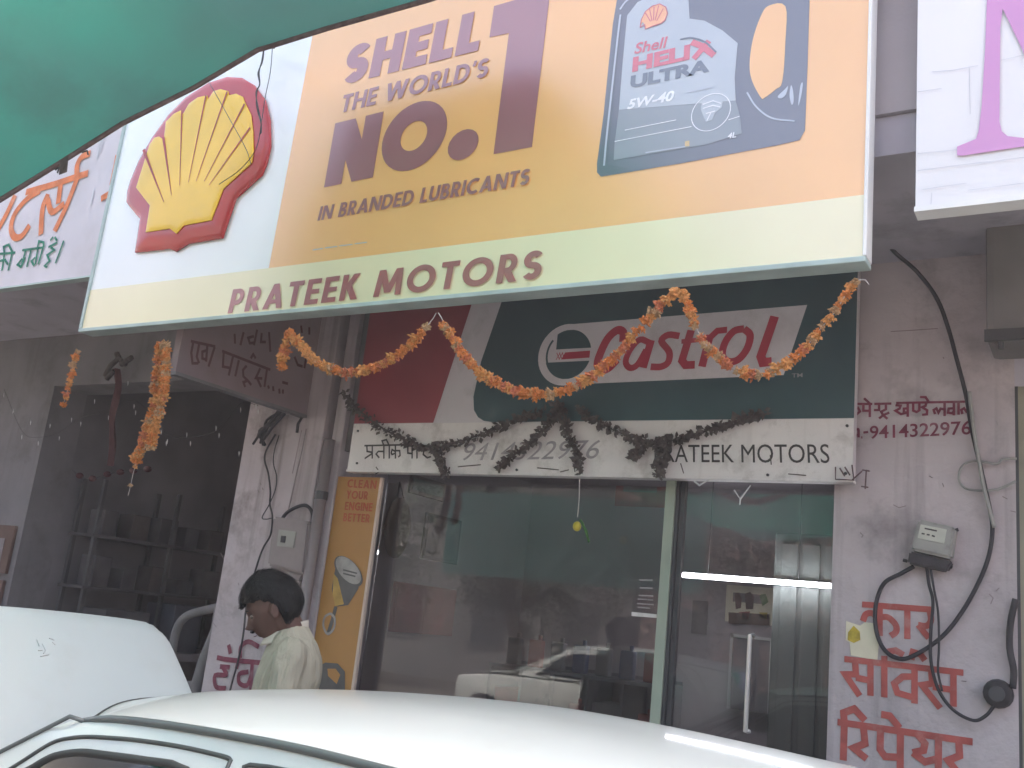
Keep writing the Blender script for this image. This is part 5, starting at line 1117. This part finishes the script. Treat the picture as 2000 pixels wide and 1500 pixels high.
# raised bonnet: its outer skin faces the cabin
by0, by1 = 1.31, 2.715
top = at_x(320, 1212, -3.185); hing = Vector((-2.70, 0, .93)); tp_ = Vector((-3.20, 0, EYE - .150))
def bon(u_, v_, off=0.0):
    s = u_ * 2 - 1
    y = (by0 + by1)/2 + s * (by1 - by0)/2 * (1.01 + .02*v_)
    vv = v_ * (1 - .045 * abs(s)**44 - .012 * s*s)
    p = hing.lerp(tp_, vv); nrm = Vector((.545, 0, .838)).normalized()
    nrm = Vector((tp_.z - hing.z, 0, hing.x - tp_.x)).normalized()
    bow = .02 * math.sin(v_ * math.pi) + .025 * (1 - s*s) - .012*abs(s)**12 - .012 * max(0, (v_-.94)/.06)**2
    return Vector((p.x, y, p.z)) + nrm * (bow + off)
bn = MB().grid(lambda a_, b__: bon(a_, b__), 40, 24)
n1 = len(bn.v); bn.grid(lambda a_, b__: bon(a_, b__, -.02), 40, 24)
bo = bn.obj('bonnet', M['car'], car, True)
def on_bonnet(px, py):
    X_ = -3.1
    for _ in range(8):
        p = at_x(px, py, X_); v_ = (p.z - hing.z) / (tp_.z - hing.z); X_ = hing.x + (tp_.x - hing.x) * v_ - .02
    return bon((p.y - by0) / (by1 - by0), v_, .002)
mb = MB()
for q in [[(50,1262),(54,1275)], [(60,1270),(66,1284),(62,1290)], [(74,1258),(84,1262)], [(52,1284),(60,1283)], [(56,1296),(72,1292)], [(80,1266),(86,1272)]]:
    mb.tube([on_bonnet(*c_) for c_ in q], .0016, 4)
mb.obj('dirt_smudge', M['alu'], bo)
rim_ = [bon(0, i/12, -.01) for i in range(13)] + [bon(i/20, 1, -.01) for i in range(21)] + [bon(1, 1 - i/12, -.01) for i in range(13)]
MB().tube(rim_, .0105, 8).obj('bonnet_edge', M['car'], bo, True)
MB().tube([(-3.3, by0 + .12, .88), bon(.06, .8, -.03)], .006, 6).obj('prop_rod', M['dark_metal'], car)

# a second white car behind the viewer, seen only in the glass
car2 = car.copy(); C.objects.link(car2); car2.location = (-5.6, -3.0, 0); WP[car2.name] = Vector((-5.6, -3.0, 0))
car2['label'] = 'second white hatchback across the street, mirrored in the shop window, bonnet closed'
for ch in [c_ for c_ in C.objects if c_.parent == car]:
    nm = ch.name.split('.')[0]
    if nm in ('bonnet', 'prop_rod', 'engine'): continue
    c_ = ch.copy(); C.objects.link(c_); c_.parent = car2
    for g_ in [x for x in C.objects if x.parent == ch]: d_ = g_.copy(); C.objects.link(d_); d_.parent = c_
MB().grid(lambda a_, b__: Vector((-6.86 - .78*a_, -3.0 + (b__*2-1)*(.68 - .06*a_), .95 - .09*a_**2 - .02*abs(b__*2-1)**4)), 10, 10).obj('bonnet', M['car'], car2, True)
rk = thing('metal_rack', 'dark rack with tins and cartons standing deep in the left bay', 'rack', (-6.9, 5.6, .2))
for y in (5.0, 5.75, 6.5):
    for x in (-7.08, -6.82): MB().box(x, x + .03, y, y + .03, 1.062, 2.35).obj('upright', M['dark_metal'], rk)
for z in (1.5, 1.9): MB().box(-7.09, -6.78, 4.98, 6.55, z, z + .022).obj('rack_shelf', M['murk_grey'], rk)
krn = random.Random(6); num = ['first', 'second', 'third', 'fourth', 'fifth', 'sixth']
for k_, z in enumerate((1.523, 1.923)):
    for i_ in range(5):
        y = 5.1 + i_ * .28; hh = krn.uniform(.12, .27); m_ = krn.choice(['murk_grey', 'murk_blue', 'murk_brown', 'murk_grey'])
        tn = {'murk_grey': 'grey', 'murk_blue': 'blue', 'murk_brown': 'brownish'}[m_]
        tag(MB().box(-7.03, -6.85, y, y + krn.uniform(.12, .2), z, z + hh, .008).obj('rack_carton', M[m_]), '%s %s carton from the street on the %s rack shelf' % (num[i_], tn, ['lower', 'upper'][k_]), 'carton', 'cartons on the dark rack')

# ================================================================== MAN
HX = at(531, 1190, 3.02); hs = 1.06
man = thing('person', 'dark-haired man in a cream collared shirt looking down behind the car', 'person', (HX.x + .12, 3.05, 0))
pitch = R(31)
def ROT(p):
    a = R(40); dx, dy = p.x - HX.x - .02, p.y - HX.y
    return Vector((HX.x + .02 + dx*math.cos(a) - dy*math.sin(a), HX.y + dx*math.sin(a) + dy*math.cos(a), p.z))
def hd(x, y, z):    # head local: x forward (towards -X in the world), y to his right (towards +Y), z up
    x, y, z = x * hs, y * hs, z * hs
    xf = x * math.cos(pitch) + z * math.sin(pitch); zf = -x * math.sin(pitch) + z * math.cos(pitch)
    return ROT(Vector((HX.x + .005 - xf, HX.y + y, HX.z + zf)))
def head_surface(th, ph):
    # unit direction
    d = Vector((math.cos(ph)*math.cos(th), math.cos(ph)*math.sin(th), math.sin(ph)))
    rx, ry, rz = .098, .076, .118
    if d.x > 0: rx = .088
    x, y, z = d.x*rx, d.y*ry, d.z*rz
    if z < 0:
        k_ = -z / rz
        if d.x > 0: x += .010 * k_ * d.x; y *= 1 - .34*k_
        else: x *= 1 - .45*k_; y *= 1 - .2*k_
    if d.x > 0:   # flatten the face, set brow, socket, lips
        x = min(x, .086 - .0*z) if z > -.02 else x
        front = max(0, d.x)**3 * math.exp(-(y/.03)**2)
        x += .006 * math.exp(-((z-.030)/.012)**2) * max(0, d.x)**2
        x -= .010 * math.exp(-((z-.008)/.013)**2) * math.exp(-((abs(y)-.03)/.017)**2) * max(0, d.x)
        nz = (z + .004)
        nose = math.exp(-(y/.010)**2) * (.030 * math.exp(-((z+.030)/.013)**2) + .015*math.exp(-((z+.008)/.018)**2)) * (1 if d.x > .5 else 0)
        x += nose
        x += .009 * math.exp(-((z+.060)/.006)**2) * math.exp(-(y/.02)**2) + .008 * math.exp(-((z+.074)/.006)**2) * math.exp(-(y/.018)**2)
        x += .010 * math.exp(-((z+.103)/.012)**2) * math.exp(-(y/.022)**2)
    return x, y, z
mb = MB()
def hg(u_, v_):
    th = u_ * 2 * math.pi; ph = -math.pi/2 + math.pi * v_; return hd(*head_surface(th, ph))
mb.grid(hg, 72, 60)
# ears
for sg in (-1, 1):
    n0 = len(mb.v)
    mb.sphere((0, 0, 0), 1, 1, 1, 12, 8)
    for i in range(n0, len(mb.v)):
        p = mb.v[i]; cup = 1 - .5*max(0, 1 - (p[0]**2 + p[2]**2)/.5)
        mb.v[i] = tuple(hd(-.012 + p[0]*.018 + p[2]*-.004, sg*(.074 + .010*cup) + p[1]*.009, -.012 + p[2]*.032))
# neck, trunk, limbs
def W(x, y, z): return ROT(Vector((man.location.x + x - .055, man.location.y + y, z + (.045 if z > .8 else 0))))
nk = hd(-.035, 0, -.06)
mb.tube(spline([hd(-.02, 0, -.03), hd(-.035, 0, -.09), W(.02, 0, 1.40), W(.03, 0, 1.33)], 4), .058, 14)
def capsule(pts, rad): mb.tube(spline(pts, 5), [rad[0] + (rad[-1]-rad[0])*i/(5*(len(pts)-1)) for i in range(5*(len(pts)-1)+1)], 12)
def ell_tube(mb_, rows, seg=24):
    """rows: centre x,y,z, half depth (x), half width (y)"""
    n0 = len(mb_.v)
    for (x, y, z, a_, b__) in rows:
        for k_ in range(seg):
            t = 2*math.pi*k_/seg; mb_.v.append(tuple(W(x + a_*math.cos(t), y + b__*math.sin(t), z)))
    for i in range(len(rows)-1):
        for k_ in range(seg): mb_.f.append((n0+i*seg+k_, n0+i*seg+(k_+1) % seg, n0+(i+1)*seg+(k_+1) % seg, n0+(i+1)*seg+k_))
    mb_.f.append(tuple(n0+k_ for k_ in range(seg))[::-1]); mb_.f.append(tuple(n0+(len(rows)-1)*seg+k_ for k_ in range(seg)))
trunk = [(.02,0,.88,.09,.13),(.02,0,1.0,.09,.13),(.03,0,1.15,.095,.14),(.04,0,1.28,.10,.15),(.04,0,1.36,.08,.14),(.035,0,1.41,.06,.08)]
ell_tube(mb, trunk)
for sg in (-1, 1):
    capsule([W(.02, sg*.09, .9), W(.01, sg*.10, .5), W(.03, sg*.10, .06)], (.085, .045))
    capsule([W(.05, sg*.10, .05), W(-.06, sg*.11, .035), W(-.16, sg*.12, .03)], (.045, .032))
    sh_, el, wr = W(.04, sg*.16, 1.32), W(.03, sg*.215, 1.07), W(-.18, sg*.17, .97)
    capsule([sh_, el], (.052, .042)); capsule([el, wr], (.042, .03))
    d = (wr - el).normalized(); palm = wr + d*.05
    mb.tube([wr, wr + d*.03, palm, palm + d*.035], [.026, .036, .038, .03], 10)
    for i in range(4):
        y0 = (i - 1.5) * .018; b0 = palm + d*.03 + Vector((0, y0, 0)); ln = [.062, .07, .066, .052][i]
        mb.tube([b0, b0 + d*ln*.5 + Vector((0, 0, -.006)), b0 + d*ln*.8 + Vector((0, 0, -.022)), b0 + d*ln*.9 + Vector((0, 0, -.038))], [.0095, .009, .0082, .006], 8)
    tb = wr + d*.03 + Vector((0, -sg*.03, 0)); mb.tube([tb, tb + d*.03 + Vector((0, -sg*.02, -.008)), tb + d*.055 + Vector((0, -sg*.022, -.02))], [.012, .0105, .008], 8)
body = mb.obj('body', M['skin'], man)
rm = body.modifiers.new('remesh', 'REMESH'); rm.mode = 'VOXEL'; rm.voxel_size = .0052; rm.use_smooth_shade = True
sm = body.modifiers.new('smooth', 'SMOOTH'); sm.iterations = 3; sm.factor = .5
# hair: a thick uneven cap with a fringe
def hair(u_, v_):
    th = u_ * 2 * math.pi; d = math.cos(th)
    lo = .50 if d > .55 else (.22 + .28*max(0, (d + .1)/.65) if d > -.1 else -.62 + .84*max(0, (d + .45)/.35) if d > -.45 else -.62)
    lo += .09 * noise.noise(Vector((math.cos(th)*6, math.sin(th)*6, 2)))
    ph = lo + (math.pi/2 - lo) * v_
    x, y, z = head_surface(th, ph)
    th_ = .018 + .008*math.sin(min(1, v_*1.4)*math.pi/2) + .008*max(0, min(1, .5 - d))
    th_ *= min(1, .25 + v_*5)
    n_ = noise.noise(Vector((math.cos(th)*5, math.sin(th)*5, ph*5))) * .005 + noise.noise(Vector((math.cos(th)*14, math.sin(th)*14, ph*9))) * .0015
    L = math.sqrt(x*x + y*y + z*z); k_ = (L + th_ + n_) / L
    x, y, z = x*k_, y*k_, z*k_
    if d > .3: x += .020 * (1 - v_)**2 * d; z -= .012*(1 - v_)**2 * d
    return hd(x, y, z)
hr = MB().grid(hair, 80, 30)
hb = hr.obj('hair', M['hair'], man, True)
hs_v = []; hs_f = []; hrn = random.Random(4)
for i in range(2600):
    u_, v_ = hrn.random(), hrn.random()**1.3; p = hair(u_, v_); q = hair(u_ + hrn.uniform(-.01, .01), max(0, v_ - hrn.uniform(.10, .24)))
    o_ = (p - hd(0, 0, .02)).normalized(); d_ = (q - p) + o_ * hrn.uniform(.001, .009); s_ = d_.cross(o_).normalized() * .0011; b0 = len(hs_v)
    m_ = p + d_ * .55 + o_ * .005
    hs_v += [p - s_, p + s_, m_ + s_, m_ - s_, p + d_ * 1.05]; hs_f += [(b0, b0+1, b0+2, b0+3), (b0+3, b0+2, b0+4)]
tag(mk('hair_strands', hs_v, hs_f, M['hair'], hb), kind='stuff')
for sg in (-1, 1):
    MB().sphere(hd(.072, sg*.031, .004), .010, .010, .010, 10, 8).obj('eye', M['eye'], man, True)
    MB().tube([hd(.084, sg*.016, .026), hd(.086, sg*.03, .032), hd(.076, sg*.046, .028)], .0035, 6).obj('eyebrow', M['hair'], man, True)
MB().tube([hd(.088, -.02, -.067), hd(.0965, 0, -.0655), hd(.088, .02, -.067)], .0022, 5).obj('mouth_line', M['rope'], man)
MB().tube(spline([hd(.093, -.02, -.050), hd(.1, 0, -.046), hd(.093, .02, -.050)], 4), .005, 6).obj('moustache', M['hair'], man, True)
# shirt
sb = MB()
ell_tube(sb, [(.02,0,.84,.125,.165),(.02,0,.98,.125,.165),(.03,0,1.13,.128,.175),(.045,0,1.25,.130,.185),(.05,0,1.33,.118,.18),(.045,0,1.39,.098,.145),(.035,0,1.43,.080,.10),(.025,0,1.465,.068,.074)], 40)
for sg in (-1, 1):
    q = spline([W(.05, sg*.12, 1.385), W(.045, sg*.175, 1.33), W(.035, sg*.215, 1.18), W(.025, sg*.222, 1.07), W(-.07, sg*.2, 1.015), W(-.15, sg*.18, .985)], 5)
    sb.tube(q, [.052 + .012*math.sin(math.pi*min(1, i/9)) for i in range(len(q))], 16)
so = sb.obj('shirt', M['shirt'], man)
rm = so.modifiers.new('remesh', 'REMESH'); rm.mode = 'VOXEL'; rm.voxel_size = .009; rm.use_smooth_shade = True
sm = so.modifiers.new('smooth', 'SMOOTH'); sm.iterations = 6; sm.factor = .6
tx = bpy.data.textures.new('cloth_folds', 'CLOUDS'); tx.noise_scale = .065; tx.noise_depth = 1
dm = so.modifiers.new('folds', 'DISPLACE'); dm.texture = tx; dm.strength = .009; dm.mid_level = .5; dm.texture_coords = 'GLOBAL'
# collar
def colr(u_, v_):
    t = R(205) + R(310) * u_ - R(0); t = math.pi + R(28) + (2*math.pi - R(56)) * u_
    rr = 1.0 + .25*v_
    return W(.012 + .074*rr*math.cos(t) - .010*v_, .068*rr*math.sin(t), 1.484 - .045*v_ - (.045 + .02*v_)*(.5 - .5*math.cos(t)) * 1 + (.0 if v_ < .5 else -.01))
co = MB().grid(colr, 40, 4).obj('collar', M['collar'], so, True)
sl = co.modifiers.new('thick', 'SOLIDIFY'); sl.thickness = .005
tb_ = MB(); ell_tube(tb_, [(.02,0,.80,.125,.165),(.02,0,.93,.12,.165)], 24)
for sg in (-1, 1): tb_.tube(spline([W(.02, sg*.085, .88), W(.01, sg*.10, .5), W(.03, sg*.10, .07)], 5), [.105 - .035*i/10 for i in range(11)], 16)
tb_.obj('trousers', M['trousers'], man, True)
for sg in (-1, 1):
    MB().sphere(W(-.04, sg*.11, .045), .145, .055, .045, 14, 8).obj('shoe', M['shoe'], man, True)

# ================================================================== ACROSS THE STREET (seen in the glass; house heights and extra trees shaped for the reflections)
def opposite(name, label, x0, x1, y, h, m, nst):
    t = thing(name, label, 'building', ((x0+x1)/2, y, 0))
    MB().box(x0, x1, y - 6, y, 0, h).obj('wall', M[m], t)
    MB().box(x0 - .1, x1 + .1, y - 6.1, y + .25, h + .001, h + .25).obj('roof_slab', M['bldg_b'], t)
    for s in range(nst):
        z = .9 + s * (h - .6) / nst; nx = max(2, int((x1-x0)/2.2))
        for i in range(nx):
            xx = x0 + (i + .5) * (x1-x0)/nx
            wn = MB().box(xx - .55, xx + .55, y - .02, y + .05, z, z + 1.35).obj('window', M['bldg_b'], t)
            MB().box(xx - .48, xx + .48, y + .051, y + .06, z + .07, z + 1.28).obj('pane', M['pane'], wn)
opposite('opposite_house', 'long cream three storey house across the street far to the left', -37, -19.6, -11, 9.6, 'bldg_a', 3)
opposite('opposite_house', 'tall grey block across the street behind the viewer', -19.2, -9.2, -11.5, 12.5, 'bldg_b', 4)
opposite('opposite_house', 'low pinkish house across the street on the right', -8.8, 7, -11, 6.5, 'bldg_c', 2)
def street_tree(label, ox, oy, seed, hgt=1.0):
    tr = thing('street_tree', label, 'tree', (ox, oy, 0), 'trees across the street')
    mb = MB(); mb.tube(spline([(ox,oy,0),(ox+.1,oy,1.2*hgt),(ox-.1,oy+.1,2.4*hgt)], 5), [.2 - .08*i/10 for i in range(11)], 10)
    trn = random.Random(seed); cl = []
    for i in range(11):
        a = i*1.4; e = Vector((ox + 2.0*math.cos(a)*trn.uniform(.4, 1.1), oy + 1.4*math.sin(a)*trn.uniform(.4, 1.1), (3.2 + trn.uniform(-.9, 1.6))*hgt))
        mb.tube([(ox-.05,oy+.05,2.0*hgt), Vector((ox-.1,oy+.1,2.4*hgt)).lerp(e, .5) + Vector((0, 0, .2)), e], [.08, .05, .02], 7); cl.append(e)
    mb.obj('trunk', M['bark'], tr, True)
    v = []; f = []
    for i in range(5200):
        c = trn.choice(cl); p = c + Vector((trn.gauss(0, .45), trn.gauss(0, .42), trn.gauss(0, .4)))
        d = Vector((trn.uniform(-1, 1), trn.uniform(-1, 1), trn.uniform(-1, .4))).normalized(); s = d.cross(Vector((trn.uniform(-1, 1), trn.uniform(-1, 1), 1))).normalized(); l = trn.uniform(.09, .16); b0 = len(v)
        v += [p, p + d*l*.5 + s*l*.28, p + d*l, p + d*l*.5 - s*l*.28]; f.append((b0, b0+1, b0+2, b0+3))
    tag(mk('crown', v, f, M['leaf'], tr), kind='stuff')
street_tree('leafy street tree across the road nearest the shop door reflection', -5.2, -7.4, 2, .8)
street_tree('leafy street tree across the road in the middle of the window reflection', -9.6, -7.0, 5, .85)
street_tree('leafy street tree across the road at the far left of the reflection', -14.4, -7.6, 8, .95)

# thin haze volume added to veil the scene and lift its blacks
hz = MB().box(-121, 121, -121, 121, -1, 13.2).obj('haze', None); tag(hz, kind='stuff')
hm = bpy.data.materials.new('haze'); hm.use_nodes = True; ht = hm.node_tree; ht.nodes.clear()
pv = ht.nodes.new('ShaderNodeVolumePrincipled'); pv.inputs['Color'].default_value = (.93, .91, .92, 1); pv.inputs['Density'].default_value = .0085; pv.inputs['Anisotropy'].default_value = .2
ho = ht.nodes.new('ShaderNodeOutputMaterial'); ht.links.new(pv.outputs[0], ho.inputs['Volume']); hz.data.materials[0] = hm
